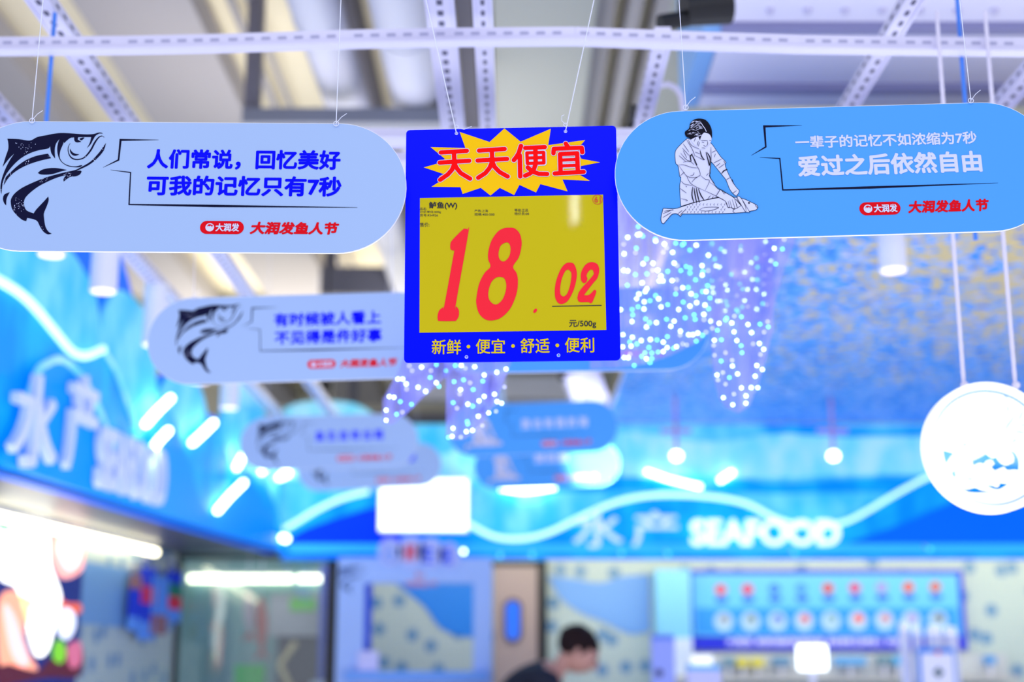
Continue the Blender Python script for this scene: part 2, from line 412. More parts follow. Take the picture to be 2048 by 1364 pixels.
def copy_tree(o, parent=None):
    c = o.copy(); COL.objects.link(c)
    if parent is not None: c.parent = parent
    for ch in list(o.children): copy_tree(ch, c)
    return c
def struct(o): o['kind'] = 'structure'; return o

# ------------------------------------------------------------------ the room
FLOOR = struct(MB().box((-6, -1, -0.1), (7, 16, 0)).build('floor', mat('floor_tile', (190, 196, 205), 0.4)))
struct(MB().box((-8, 2.2, 4.45), (8, 16, 4.55)).build('ceiling', M_cream))
struct(MB().box((-8, 15.5, 0), (8, 15.7, 4.45)).build('wall_far', mat('far_wall', (220, 212, 190), 0.8)))
YB = 9.0                                  # back wall of the seafood counter
ZS = 2.04                                 # underside of the fascias
bx0 = at(676, 1250, YB).x
struct(MB().box((bx0, YB, 0), (5.5, YB+0.15, 2.75)).build('wall_back', M_tile))
struct(MB().box((-3.4, 9.95, 0), (bx0+0.3, 10.1, 2.75)).build('wall_preparation_room', mat('teal_tile', (120, 160, 165), 0.35)))
# left wall, a little splayed
LW0 = Vector((-2.45, 3.2, 0)); lwdir = (Vector((-1.93, 8.3, 0)) - LW0).normalized(); lwyaw = math.atan2(lwdir.y, lwdir.x)
PLW = Plane(LW0, lwyaw)
mb = MB(); mb.box((0, 0, -0.15), (5.12, 2.7, 0), PLW.m); struct(mb.build('wall_left', M_tile))

# fascias of lit wave boards
LF0 = Vector((-1.95, 2.8, 0)); lfdir = (Vector((-1.335, 8.2, 0)) - LF0).normalized(); lfyaw = math.atan2(lfdir.y, lfdir.x)
PLF = Plane(LF0, lfyaw)
PBF = Plane(Vector((0, 8.2, 0)))
lf_end = (PLF.inv @ Vector((-1.335, 8.13, 0))).x
# soffits
mb = MB(); c0 = PLF.m @ Vector((-0.2, 0, -0.07)); c1 = PLF.m @ Vector((lf_end-0.1, 0, -0.07)); d0 = PLW.m @ Vector((-0.4, 0, 0)); d1 = PLW.m @ Vector((5.1, 0, 0))
loop = [Vector((p.x, p.y)) for p in (c0, c1, d1, d0)]
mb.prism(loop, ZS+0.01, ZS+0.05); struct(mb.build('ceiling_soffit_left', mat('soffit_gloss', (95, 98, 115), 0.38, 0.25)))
struct(MB().box((-1.6, 8.28, ZS+0.11), (5.5, 9.95, ZS+0.15)).build('ceiling_soffit_back', mat('soffit_pale', (215, 210, 190), 0.5)))

def fascia_layer(name, P, px, z0, z1, m, parent, sm=True):
    px = [(min(p[0], 548), p[1]) if P is PLF else (max(p[0], 566), p[1]) for p in px]
    pts = P.pts(px)
    if sm: pts = smooth_sharp(pts, 4, 75)
    return MB().prism(pts, z0, z1).build(name, m, parent)
def fascia_led(P, px, r, z, m, parent, name='light_tube', sm=True):
    pts = P.pts(px)
    if sm and len(pts) > 2: pts = smooth_pts(pts, False, 5)
    return MB().tube([Vector((p.x, p.y, z)) for p in pts], r).build(name, m, parent, True)

lf = thing('wave_fascia', 'long blue lit fascia with wave-shaped boards running along beside the food poster', 'shop fascia', PLF.m)
MB().box((-0.2, ZS, -0.05), (lf_end, 2.62, 0.0)).build('backing_board', M_deep, lf)
MB().box((-0.2, ZS, 0.0), (lf_end, ZS+0.10, 0.02)).build('bottom_band', mat('band_blue', (40, 110, 200), 0.4, spec=0.08), lf)
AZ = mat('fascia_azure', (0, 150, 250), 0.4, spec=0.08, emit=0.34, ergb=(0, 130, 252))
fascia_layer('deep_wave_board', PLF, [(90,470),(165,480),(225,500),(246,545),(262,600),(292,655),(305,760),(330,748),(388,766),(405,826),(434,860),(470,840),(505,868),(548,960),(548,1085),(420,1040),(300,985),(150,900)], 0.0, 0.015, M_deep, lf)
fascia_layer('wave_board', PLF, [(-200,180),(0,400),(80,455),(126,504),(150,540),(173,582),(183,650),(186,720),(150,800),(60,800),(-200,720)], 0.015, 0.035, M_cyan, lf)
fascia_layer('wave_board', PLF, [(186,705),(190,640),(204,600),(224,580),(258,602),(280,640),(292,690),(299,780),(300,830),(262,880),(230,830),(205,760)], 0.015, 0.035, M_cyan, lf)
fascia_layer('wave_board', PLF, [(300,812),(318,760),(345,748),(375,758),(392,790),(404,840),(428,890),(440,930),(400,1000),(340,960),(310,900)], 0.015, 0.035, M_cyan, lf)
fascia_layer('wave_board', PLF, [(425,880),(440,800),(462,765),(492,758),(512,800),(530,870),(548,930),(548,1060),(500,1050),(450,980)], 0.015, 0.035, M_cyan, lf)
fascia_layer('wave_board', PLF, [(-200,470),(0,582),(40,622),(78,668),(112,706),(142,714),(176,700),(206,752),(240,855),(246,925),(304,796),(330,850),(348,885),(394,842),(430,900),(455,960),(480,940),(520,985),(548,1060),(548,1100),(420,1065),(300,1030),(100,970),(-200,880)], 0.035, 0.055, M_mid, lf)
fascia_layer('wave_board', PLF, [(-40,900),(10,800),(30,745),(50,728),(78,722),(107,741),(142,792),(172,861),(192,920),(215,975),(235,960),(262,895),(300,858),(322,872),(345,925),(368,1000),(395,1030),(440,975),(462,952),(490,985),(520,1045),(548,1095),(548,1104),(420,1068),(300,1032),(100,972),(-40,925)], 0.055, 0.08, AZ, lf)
fascia_led(PLF, [(-60,550),(0,584),(40,621),(78,666),(112,704),(142,712),(176,699)], 0.017, 0.06, M_ledsoft, lf)
fascia_led(PLF, [(176,699),(206,750),(240,850)], 0.010, 0.06, M_pale, lf)
fascia_led(PLF, [(-10,860),(10,800),(30,745),(50,728),(78,720),(107,740),(142,790),(172,860),(192,918)], 0.014, 0.082, M_pale, lf)
for a in ([(249,850),(275,822),(302,797)], [(248,924),(272,888),(297,862)], [(346,887),(372,864),(391,846)], [(398,1022),(425,992),(453,966)], [(438,936),(450,915),(463,896)], [(490,944),(504,930),(511,922)], [(526,956),(536,953),(546,948)]):
    fascia_led(PLF, a, 0.015, 0.09, M_led, lf)
def letter(P, body, px0, px1, z, m, parent, off, depth=0.03):
    a = P.loc(*px0); bb = P.loc(*px1); mb = MB()
    text(mb, body, (a.x+bb.x)/2, (a.y+bb.y)/2, abs(bb.x-a.x), abs(bb.y-a.y), z, off)
    vs = mb.v; k = len(vs); back = MB(); back.add(vs + [v - Vector((0, 0, depth)) for v in vs], mb.f)
    edges = {}
    for f in mb.f:
        for i in range(len(f)):
            e = (f[i], f[(i+1) % len(f)]); edges[e] = True
    for (i, j) in edges:
        if (j, i) not in edges: back.f.append([i, i+k, j+k, j]); back.mi.append(0)
    return back.build('raised_lettering', m, parent)
letter(PLF, '水', (-45, 925), (60, 770), 0.12, M_letter, lf, 0.015)
letter(PLF, '产', (70, 938), (142, 764), 0.12, M_letter, lf, 0.015)
letter(PLF, 'SEAFOOD', (138, 975), (284, 905), 0.12, M_letter, lf, 0.03)

bf = thing('wave_fascia', 'long blue lit fascia with white waves facing the shopper above the tiled back wall', 'shop fascia', PBF.m)
bxl = PBF.loc(562, 1000).x; bxr = PBF.loc(2300, 1000).x
MB().box((bxl, ZS, -0.05), (bxr, 2.795, 0.0)).build('backing_board', M_cyan, bf)
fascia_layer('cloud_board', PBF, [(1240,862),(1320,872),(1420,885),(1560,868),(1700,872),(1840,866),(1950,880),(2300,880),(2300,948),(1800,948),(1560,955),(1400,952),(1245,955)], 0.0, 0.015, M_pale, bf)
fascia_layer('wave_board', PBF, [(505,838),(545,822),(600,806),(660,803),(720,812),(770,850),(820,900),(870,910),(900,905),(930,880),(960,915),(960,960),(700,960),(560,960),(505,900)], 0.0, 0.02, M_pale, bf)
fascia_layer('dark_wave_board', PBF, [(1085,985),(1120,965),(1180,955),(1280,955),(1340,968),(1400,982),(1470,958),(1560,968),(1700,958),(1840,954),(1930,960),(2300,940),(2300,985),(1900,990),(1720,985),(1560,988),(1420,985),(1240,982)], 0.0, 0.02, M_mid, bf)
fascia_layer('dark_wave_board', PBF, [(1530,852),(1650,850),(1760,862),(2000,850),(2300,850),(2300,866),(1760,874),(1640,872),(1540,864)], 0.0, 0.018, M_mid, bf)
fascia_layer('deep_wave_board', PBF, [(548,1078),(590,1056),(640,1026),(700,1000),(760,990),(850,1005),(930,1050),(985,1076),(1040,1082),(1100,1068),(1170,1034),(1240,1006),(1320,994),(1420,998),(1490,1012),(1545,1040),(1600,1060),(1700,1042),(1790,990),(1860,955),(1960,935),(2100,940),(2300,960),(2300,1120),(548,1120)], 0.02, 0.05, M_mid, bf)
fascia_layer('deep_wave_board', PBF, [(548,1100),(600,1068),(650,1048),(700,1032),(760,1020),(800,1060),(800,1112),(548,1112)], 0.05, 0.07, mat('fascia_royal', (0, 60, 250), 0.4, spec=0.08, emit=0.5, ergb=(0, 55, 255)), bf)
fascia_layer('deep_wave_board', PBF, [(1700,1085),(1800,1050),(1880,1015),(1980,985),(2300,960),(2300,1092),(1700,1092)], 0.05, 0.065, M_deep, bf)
MB().box((bxl, ZS, 0.07), (bxr, ZS+0.055, 0.08)).build('bottom_band', mat('band_cyan', (60, 190, 240), 0.4, spec=0.08, emit=0.3, ergb=(60, 200, 245)), bf)
fascia_led(PBF, [(566,944),(575,941),(584,938)], 0.020, 0.06, M_led, bf)
fascia_led(PBF, [(568,1062),(590,1050),(640,1020),(690,998),(740,985)], 0.014, 0.06, M_ledsoft, bf)
fascia_led(PBF, [(930,1045),(985,1074),(1040,1080),(1100,1066),(1170,1032),(1240,1004),(1320,992),(1420,996),(1490,1010),(1545,1038),(1600,1056)], 0.014, 0.06, M_ledsoft, bf)
fascia_led(PBF, [(1640,1056),(1700,1040),(1790,988),(1860,953),(1930,938)], 0.012, 0.06, M_ledsoft, bf)
fascia_led(PBF, [(1000,978),(1050,984),(1110,976)], 0.013, 0.05, M_led, bf)
fascia_led(PBF, [(1290,945),(1340,962),(1400,976)], 0.011, 0.05, M_led, bf)
fascia_led(PBF, [(1436,964),(1452,954),(1464,946)], 0.013, 0.05, M_led, bf)
fascia_led(PLF, [(530,1076),(534,1078),(538,1078)], 0.018, 0.10, M_led, lf)
M_letterdim = mat('fascia_letter_dim', (235, 248, 255), 0.4, emit=0.3, ergb=(205, 240, 255))
letter(PBF, '水', (1145, 1098), (1242, 1022), 0.10, M_letterdim, bf, 0.012)
letter(PBF, '产', (1262, 1096), (1352, 1026), 0.10, M_letterdim, bf, 0.012)
letter(PBF, 'SEAFOOD', (1378, 1094), (1672, 1042), 0.10, M_letterhot, bf, 0.03)

# dropped rippled ceiling over the counter
dx = at(1215, 830, 8.0).x
struct(MB().box((dx, 3.95, 2.80), (5.5, 8.19, 2.83)).build('ceiling_drop', M_glint))

# ------------------------------------------------------------------ hanging signs
PS = Plane(at(364, 374, 2.07), 0.0, math.radians(-0.45))        # white sign
PR = Plane(at(1670, 342, 2.07), 0.0, math.radians(1.73))        # light blue sign
FONT_OFF = 0.034
def hang_cords(root, tops, up=0.85):
    for (x, y) in tops:
        m = MB(); m.tube([(x, y, 0.004), (x, y+0.012, 0.005)], 0.0007, 6)
        m.tube([(x, y+0.012, 0.005), (x, y+up, 0.0)], 0.0007, 6)
        loopp = [(x+0.004*math.cos(t), y+0.004+0.004*math.sin(t), 0.005) for t in [i*PI/5 for i in range(11)]]
        m.tube(loopp, 0.0006, 5)
        m.tube([(x, y+0.004, 0.006), (x+0.008, y+0.014, 0.007), (x+0.016, y+0.020, 0.007)], 0.0005, 5)
        m.build('hanging_cord', M_cord, root)
def stadium(hw, hh, n=28):
    out = []
    for i in range(n+1):
        t = -PI/2 + PI*i/n; out.append(Vector((hw-hh+hh*math.cos(t), hh*math.sin(t))))
    for i in range(n+1):
        t = PI/2 + PI*i/n; out.append(Vector((-hw+hh+hh*math.cos(t), hh*math.sin(t))))
    return out
def strokes(mb, P, lst, z, s):
    for poly in lst:
        mb.ribbon([P.loc(p[0], p[1]) for p in poly], [p[2]*s for p in poly], z)
Z0, Z1, Z2 = 0.0026, 0.0032, 0.0038
def sx(P): return (P.loc(1030, 374) - P.loc(1020, 374)).length/10      # metres per pixel on the plane
sS = sx(PS)
hwS = 449*sS; topS = PS.loc(364, 245).y; botS = PS.loc(364, 504.5).y; hhS = (topS-botS)/2

def fishpx(seq): return PS.pts([(p[0]/5.93, 250+p[1]/5.93) for p in seq])
FISH = [
 [(95,170),(230,175),(360,192),(450,150),(560,128),(640,112),(760,102),(1000,118),(1110,115),(1160,101),(1200,96),(1228,110),(1185,108),(1150,126),(1110,148),(1010,150),(880,154),(830,166),(765,222),(752,192),(715,170),(672,225),(655,300),(660,405),(615,340),(600,255),(575,285),(450,310),(330,355),(230,420),(140,510),(75,600),(40,690),(22,830),(12,740),(30,640),(70,530),(120,430),(178,342),(110,410),(38,502),(75,380),(105,290),(105,220)],
 [(715,168),(760,190),(755,230),(722,310),(715,390),(750,450),(820,487),(900,497),(960,485),(985,484),(950,506),(880,506),(800,490),(730,440),(695,370),(685,290),(695,220)],
 [(1090,142),(1120,140),(1140,128),(1105,190),(1078,238),(1035,282),(1070,220)],
 [(835,285),(860,325),(900,348),(948,355),(900,372),(862,360),(838,325)],
 [(885,150),(932,150),(928,180),(970,206),(920,213),(890,195)],
 [(950,168),(990,155),(1008,160),(975,187),(955,182)],
 [(1262,220),(1235,310),(1150,410),(1060,480),(970,525),(910,553),(960,548),(974,560),(950,595),(900,615),(845,620),(800,645),(762,678),(760,645),(790,602),(740,612),(650,642),(540,692),(450,742),(360,812),(305,872),(290,930),(300,985),(330,1025),(405,1055),(440,1005),(520,920),(578,855),(583,900),(560,970),(528,1050),(528,1110),(545,1210),(580,1270),(620,1295),(570,1301),(520,1268),(480,1208),(450,1148),(400,1122),(328,1108),(318,1145),(270,1130),(200,1070),(150,1000),(135,930),(140,880),(180,820),(260,757),(380,697),(520,640),(650,600),(790,565),(900,540),(960,510),(1080,440),(1180,335),(1230,265)],
 [(455,575),(500,540),(580,520),(680,518),(800,540),(720,560),(640,585),(560,595),(490,592)],
 [(575,347),(612,400),(480,430),(330,480),(200,550),(110,630),(50,722),(75,630),(140,560),(230,480),(330,415),(450,370)],
 [(122,803),(85,880),(80,960),(55,930),(42,880),(60,830)],
]
def fish_print(parent, m=M_fish):
    mb = MB()
    for poly in FISH: mb.flat(smooth_sharp(fishpx(poly), 4, 60), Z0)
    line = fishpx([(1247,157),(1215,138),(1175,155),(1130,215),(1085,300),(1030,370),(980,405),(910,416),(850,392),(818,335),(815,270),(838,225)])
    ws = [3,9,14,20,20,17,13,14,14,9,8,2]; sm = smooth_pts(line, False, 5)
    wsm = [ws[min(i//5, 10)]*(1-(i % 5)/5)+ws[min(i//5+1, 11)]*((i % 5)/5) for i in range(len(sm))]
    mb.ribbon(sm, [x/5.93*sS for x in wsm], Z0)
    return mb.build('fish_print', m, parent)
def badge(parent, P, cx, cy, wpx, hpx, s):
    c = P.loc(cx, cy); bw = wpx*s/2; bh = hpx*s/2*1.04
    o = MB().flat([p+c for p in stadium(bw, bh)], Z0).build('brand_badge', M_redink, parent)
    m = MB(); text(m, '大润发', c.x+11*s, c.y, 47*s, 17*s, Z1, FONT_OFF); m.build('badge_lettering', M_paleink, o)
    k = 8.6*s; e = Vector((c.x-24*s, c.y))
    m = MB(); m.flat(circle(e.x, e.y, k, 32), Z1)
    m.cur = 1
    m.flat([e+Vector(p)*k for p in smooth_sharp([(-0.72,-0.05),(-0.45,0.35),(-0.1,0.22),(0.25,0.42),(0.55,0.0),(0.72,0.62),(0.35,0.58),(0.1,0.72),(-0.4,0.62)], 4, 60)], Z2)
    m.build('badge_emblem', [M_paleink, M_redink], o)
    return o
def slogan(parent, P, cx, cy, wpx, hpx, s):
    c = P.loc(cx, cy); m = MB(); text(m, '大润发鱼人节', c.x, c.y, wpx*s*0.95, hpx*s*1.04, Z0, 0.046, 0.18)
    return m.build('slogan_lettering', M_redink, parent)

def panel(root, hw, hh, face):
    m = MB(); m.prism(stadium(hw, hh), -0.002, 0.002); m.cur = 1; m.flat(stadium(hw-0.0007, hh-0.0007), 0.0022)
    return m.build('panel', [M_rim, face], root)

WHITE_LABEL = 'white'
def white_sign(P, label, lines, withprint=None, scale_first=False):
    root = thing('hanging_sign', label, 'hanging sign', P.m, 'white fish signs and light blue fishmonger signs')
    panel(root, hwS, hhS, M_white)
    if withprint is None:
        fish_print(root)
        m = MB()
        strokes(m, PS, [[(207,336,.4),(238,321,3.2),(242,281,4.2),(318,281,.5)], [(222,341,.5),(262,346,2.2),(259,410,2.5),(430,413,5),(715,416,.6)]], Z0, sS)
        m.build('speech_outline', M_navy, root)
        badge(root, PS, 444.5, 456, 87, 26, sS); slogan(root, PS, 589.5, 457.5, 183, 25, sS)
    else:
        for ch in list(withprint.children):
            if ch.name.split('.')[0] in ('fish_print', 'speech_outline', 'brand_badge', 'slogan_lettering'): copy_tree(ch, root)
    for body, cx, cy, wd, ht in lines:
        c = PS.loc(cx, cy); m = MB(); text(m, body, c.x, c.y, wd*sS, ht*sS*1.04, Z0, FONT_OFF); m.build('caption_lettering', M_blueink, root)
    a = PS.loc(66, 246); bb = PS.loc(673, 252)
    hang_cords(root, [(a.x, a.y-0.002), (bb.x, bb.y-0.002)], *([2.598-P.o.z-a.y] if 3 < P.o.y < 4 else []))
    return root
ws1 = white_sign(PS, 'sharp white sign with jumping fish emblem beside the blue and yellow price board', [('人们常说，回忆美好', 488.5, 320.5, 388, 41), ('可我的记忆只有7秒', 488.5, 373, 390, 41)])

# ---- light blue sign with the fishmonger drawing
sR = sx(PR)
hwR = 442*sR; hhR = hhS
def wp(seq): return PR.pts([(1315+p[0]/5.93, 230+p[1]/5.93) for p in seq])
W_BODY = [(350,285),(290,340),(225,410),(205,470),(215,580),(240,605),(255,690),(262,735),(275,745),(272,790),(262,840),(265,960),(275,1090),(440,1040),(560,1015),(700,985),(760,1000),(900,985),(830,945),(740,900),(690,860),(665,810),(612,735),(622,700),(632,560),(660,590),(700,640),(760,715),(810,780),(850,880),(890,935),(930,970),(960,930),(965,900),(920,850),(850,730),(800,610),(810,570),(790,545),(745,500),(690,420),(640,350),(600,330),(500,330)]
W_FACE = [(400,250),(390,300),(440,370),(500,415),(545,415),(585,380),(630,330),(635,270),(600,230),(540,215),(500,250),(460,260)]
W_FISH = [(65,1115),(200,1120),(290,1095),(440,1045),(560,1020),(720,990),(900,985),(1010,1000),(1100,1040),(1170,1075),(1187,1105),(1160,1135),(1080,1150),(1040,1160),(930,1170),(700,1178),(400,1180),(290,1180),(270,1212),(230,1180),(170,1185),(120,1240),(70,1298),(45,1280),(40,1220)]
W_KNIFE = [(945,970),(990,1000),(1090,1165),(1040,1160),(950,1010)]
W_HAND = [(690,970),(740,895),(830,945),(900,990),(985,1080),(975,1090),(940,1112),(915,1122),(880,1112),(850,1102),(830,1105),(800,1030)]
W_HAIR = [(345,272),(325,245),(325,205),(370,170),(385,110),(430,65),(490,52),(560,65),(610,115),(640,190),(643,290),(610,235),(550,215),(520,250),(500,310),(480,262),(430,280),(395,300),(370,280)]
W_LINES = [[(340,300),(410,420),(440,500)],[(360,300),(400,370),(490,415)],[(300,350),(370,450)],[(440,450),(500,470)],[(440,490),(540,540),(555,530)],
 [(630,390),(630,450),(635,560)],[(690,430),(640,455)],[(250,490),(330,560)],[(270,460),(340,540),(400,560)],[(290,400),(370,490)],[(300,430),(345,520)],[(300,570),(380,560),(430,600)],[(240,605),(300,600),(400,630),(480,640)],
 [(250,610),(300,680),(340,730),(390,750),(470,745),(495,720)],[(265,735),(300,700),(320,690)],[(380,730),(420,720),(430,690)],[(430,560),(490,660),(505,725)],[(505,725),(560,770),(612,790),(560,905)],[(340,730),(400,830),(550,905)],[(400,810),(440,765),(505,725)],
 [(612,805),(740,890),(830,945),(905,985)],[(550,905),(690,970),(800,1030)],[(740,893),(690,972)],[(755,900),(790,950)],[(775,905),(800,940)],[(800,1030),(830,1100),(850,1100),(832,1030)],[(852,1020),(880,1112),(912,1118),(880,1010)],[(910,1000),(942,1112),(930,1060)],[(930,1000),(985,1082)],
 [(275,790),(320,830),(410,845)],[(330,850),(345,862)],[(265,880),(340,935)],[(275,1000),(350,1020),(330,1030)],[(590,1005),(625,965)],[(640,1000),(660,975)],[(632,560),(615,720),(668,830)],[(600,700),(575,730)],[(660,580),(700,560),(760,530)],[(690,620),(740,580)],[(670,510),(682,470)],[(720,640),(790,590)],
 [(810,778),(860,750)],[(870,770),(910,840)],[(880,770),(895,815)],[(890,935),(935,905)],[(780,550),(800,590)],[(510,310),(550,315),(590,312)],[(520,330),(550,338)],[(585,315),(592,350),(575,382)],[(610,310),(632,316)],[(540,368),(570,386)],[(520,400),(560,402)],[(430,325),(450,280)],[(465,375),(480,320)],[(480,385),(495,330)],
 [(490,1135),(560,1105),(720,1105),(640,1140),(560,1148),(490,1135)],[(905,1130),(890,1150),(910,1170)],[(60,1180),(180,1130)],[(60,1225),(160,1165)],[(75,1150),(190,1135)],[(240,1180),(290,1140)],[(260,1200),(330,1130)],[(1150,1070),(1170,1100),(1187,1105)],[(1000,1020),(1040,1100),(1045,1160)]]
W_THICK = [[(500,430),(520,500),(550,540)],[(580,450),(620,520),(615,610)],[(570,450),(600,560),(610,612)],[(415,860),(405,960),(432,1055)],[(430,870),(442,960),(462,1055)],[(455,870),(472,960),(495,1050)],[(480,880),(510,960),(550,1020)],[(755,705),(785,670),(826,656)],[(380,480),(395,560)],[(405,480),(465,605)],[(410,470),(385,500)]]
def mono_print(root):
    m = MB()
    for z, poly in ((Z0, W_BODY), (Z1, W_FACE), (Z1, W_FISH), (Z1+.0002, W_HAND), (Z2, W_KNIFE)): m.flat(smooth_sharp(wp(poly), 3, 50), z)
    m.cur = 1; m.flat(smooth_sharp(wp(W_HAIR), 4, 60), Z1+.0003)
    for z, poly, wd in ((Z0+.0002, W_BODY, 5), (Z1+.0001, W_FISH, 6), (Z2+.0001, W_KNIFE, 5), (Z1+.0004, W_HAND, 5)):
        pts = smooth_sharp(wp(poly), 3, 50); pts.append(pts[0]); m.ribbon(pts, [wd/5.93*sR]*len(pts), z)
    zz = Z2+.0002
    for ln in W_LINES:
        p = smooth_pts(wp(ln), False, 4); k = len(p); m.ribbon(p, [(2.2+3.4*math.sin(PI*(i+.4)/k))/5.93*sR for i in range(k)], zz)
    for ln in W_THICK:
        p = smooth_pts(wp(ln), False, 4); k = len(p); m.ribbon(p, [(4+9*math.sin(PI*(i+.4)/k))/5.93*sR for i in range(k)], zz)
    c = wp([(1080,1052)])[0]; m.flat(circle(c.x, c.y, 11/5.93*sR, 12), zz)
    for i in range(13):
        for j in range(4):
            x = 330+i*42+(j % 2)*20; y = 1070+j*30
            if y < 1175-0.0*x and y > 1080-(x-300)*0.17 and not (480 < x < 730 and 1098 < y < 1150) and x < 800:
                p = smooth_pts(wp([(x+8,y-10),(x-3,y),(x+4,y+12)]), False, 3); m.ribbon(p, [3.6/5.93*sR]*len(p), zz)
    m.cur = 0
    rr = random.Random(3)
    for i in range(46):
        x = rr.uniform(372, 520); y = rr.uniform(85, 262)
        if (x-470)**2/150**2+(y-170)**2/110**2 < 1:
            a = rr.uniform(-0.4, 0.7); L = rr.uniform(12, 30)
            p = wp([(x-L*math.cos(a), y+L*math.sin(a)), (x, y-4), (x+L*math.cos(a), y-L*math.sin(a))]); m.ribbon(p, [1/5.93*sR, 6/5.93*sR, 1/5.93*sR], zz)
    p = smooth_pts(wp([(510,100),(535,140),(560,175),(575,210)]), False, 4); m.ribbon(p, [8/5.93*sR]*len(p), zz)
    return m.build('fishmonger_print', [M_paleink, M_blackink], root)
def blue_sign(P, label, lines, withprint=None):
    root = thing('hanging_sign', label, 'hanging sign', P.m, 'white fish signs and light blue fishmonger signs')
    panel(root, hwR, hhR, M_lblue)
    if withprint is None:
        mono_print(root)
        m = MB(); strokes(m, PR, [[(1502,312,.4),(1531,295,3),(1528,254,4.5),(1603,252,.4)], [(1519,316,.5),(1559,318,2.2),(1565,381,2.6),(1740,376,5),(1995,367,.5)]], Z0, sR)
        m.build('speech_outline', M_navy, root)
        badge(root, PR, 1759, 418, 82, 26, sR); slogan(root, PR, 1896, 413, 168, 25, sR)
    else:
        for ch in list(withprint.children):
            if ch.name.split('.')[0] in ('fishmonger_print', 'speech_outline', 'brand_badge', 'slogan_lettering'): copy_tree(ch, root)
    for body, cx, cy, wd, ht, off in lines:
        c = PR.loc(cx, cy); m = MB(); text(m, body, c.x, c.y, wd*sR, ht*sR*1.04, Z0, off); m.build('caption_lettering', M_paleink, root)
    a = PR.loc(1371, 222); bb = PR.loc(1940, 206)
    hang_cords(root, [(a.x, a.y), (bb.x, bb.y-0.002)], *([2.598-P.o.z-a.y] if 3 < P.o.y < 4 else []))
    return root
bs1 = blue_sign(PR, 'sharp light blue sign with ink drawing of a woman cleaning a fish', [('一辈子的记忆不如浓缩为7秒', 1771, 281, 366, 26, 0.026), ('爱过之后依然自由', 1778.5, 328.5, 370, 44, 0.036)])

# ---- the signs farther back
def PP(px, py, Y, roll, yaw=0.0): return Plane(at(px, py, Y), math.radians(yaw), math.radians(roll))
ws2 = white_sign(PP(588, 676, 3.26, 1.7), 'blurred white fish sign with two-line blue slogan, tucked behind the price board edge', [('有时候被人看上', 470, 320, 330, 42), ('不见得是件好事', 470, 374, 330, 42)], ws1)
ws3 = white_sign(PP(658, 884, 5.45, 1.6), 'blurred white fish sign with one-line caption, overlapping another white sign', [('鱼 生 自 有 出 路', 470, 345, 345, 52)], ws1)
ws4 = white_sign(PP(739, 934, 6.75, 2.4), 'small blurred white fish sign hanging just above the glowing white lightbox', [('人生', 470, 345, 120, 50), ('好事', 600, 330, 110, 50)], ws1)
bs2 = blue_sign(PP(1140, 660, 3.38, 1.0), 'light blue sign almost hidden behind the price board and string lights', [('别说爱情如水', 1780, 310, 330, 50, 0.02)], bs1)
bs3 = blue_sign(PP(1066, 857, 5.6, 2.2), 'blurred light blue sign with one-line pale caption below the price board', [('我 也 有 我 的 海', 1780, 315, 345, 52, 0.03)], bs1)
bs4 = blue_sign(PP(1094, 930, 6.55, 2.0), 'small blurred light blue sign with a brightly lit end', [('爱自由', 1690, 300, 200, 55, 0.03)], bs1)

# ---- price board
PB = Plane(at(1024, 490, 2.10), 0.0, 0.0)
sB = sx(PB)
pbd = thing('price_board', 'blue and yellow price board reading 18.02 hanging between two stadium-shaped signs', 'price board', PB.m)
corn = PB.pts([(812.5,261),(1232,252),(1241,720.5),(808,725.5)])
def round_poly(pts, r, seg=5):
    out = []
    for i, p in enumerate(pts):
        a = (pts[i-1]-p).normalized(); c = (pts[(i+1) % len(pts)]-p).normalized()
        p0 = p+a*r; p1 = p+c*r
        for j in range(seg+1):
            t = j/seg; out.append(p0*(1-t)**2+p*2*t*(1-t)+p1*t*t)
    return out
holes = [circle(*PB.loc(x, y), 2.6*sB, 12) for x, y in ((913,267.5),(1131,263.5),(933,714.5),(1117,711))]
MB().prism(round_poly(corn, 9*sB), -0.003, 0.0015, holes).build('board_panel', M_board, pbd)
m = MB()
for h in holes: m.flat([(p-sum(h, Vector((0, 0)))/len(h))*1.3+sum(h, Vector((0, 0)))/len(h) for p in h], 0.0018, [h])
m.build('eyelet', M_cord, pbd)
BU = [(428,80),(750,188),(910,42),(1085,185),(1410,45),(1382,222),(1780,167),(1735,218),(1700,300),(1740,370),(1940,407),(1735,447),(1720,540),(1830,607),(1535,592),(1590,720),(1297,642),(1250,732),(1072,650),(1015,760),(860,682),(760,765),(655,682),(460,748),(437,675),(125,670),(235,600),(205,560),(255,533),(42,462),(190,420),(270,370),(115,243),(490,253)]
bpx = lambda seq: PB.pts([(840+p[0]/5.39, 250+p[1]/5.39) for p in seq])
MB().flat(bpx(BU), 0.0020).build('starburst', M_burst, pbd)
TT = [[(225,303),(505,285)],[(213,412),(530,392)],[(367,300),(372,420),(345,490),(300,540),(218,597)],[(372,420),(395,470),(440,525),(540,585)],
 [(637,283),(912,265)],[(622,390),(938,372)],[(775,285),(779,400),(750,470),(705,525),(628,575)],[(779,400),(805,460),(860,515),(945,562)],
 [(1088,232),(1064,310),(1040,350),(1012,385)],[(1076,335),(1080,562)],[(1135,255),(1345,245)],[(1152,308),(1332,302),(1335,415),(1158,422),(1152,308)],[(1155,364),(1333,357)],[(1243,255),(1247,425),(1225,490),(1185,530),(1133,553)],[(1162,465),(1215,510),(1280,533),(1370,535)],
 [(1570,208),(1592,240)],[(1438,312),(1442,264),(1742,252),(1748,302)],[(1509,322),(1515,520)],[(1693,312),(1700,512)],[(1509,322),(1693,312)],[(1512,386),(1695,378)],[(1515,449),(1698,442)],[(1452,530),(1763,512)]]
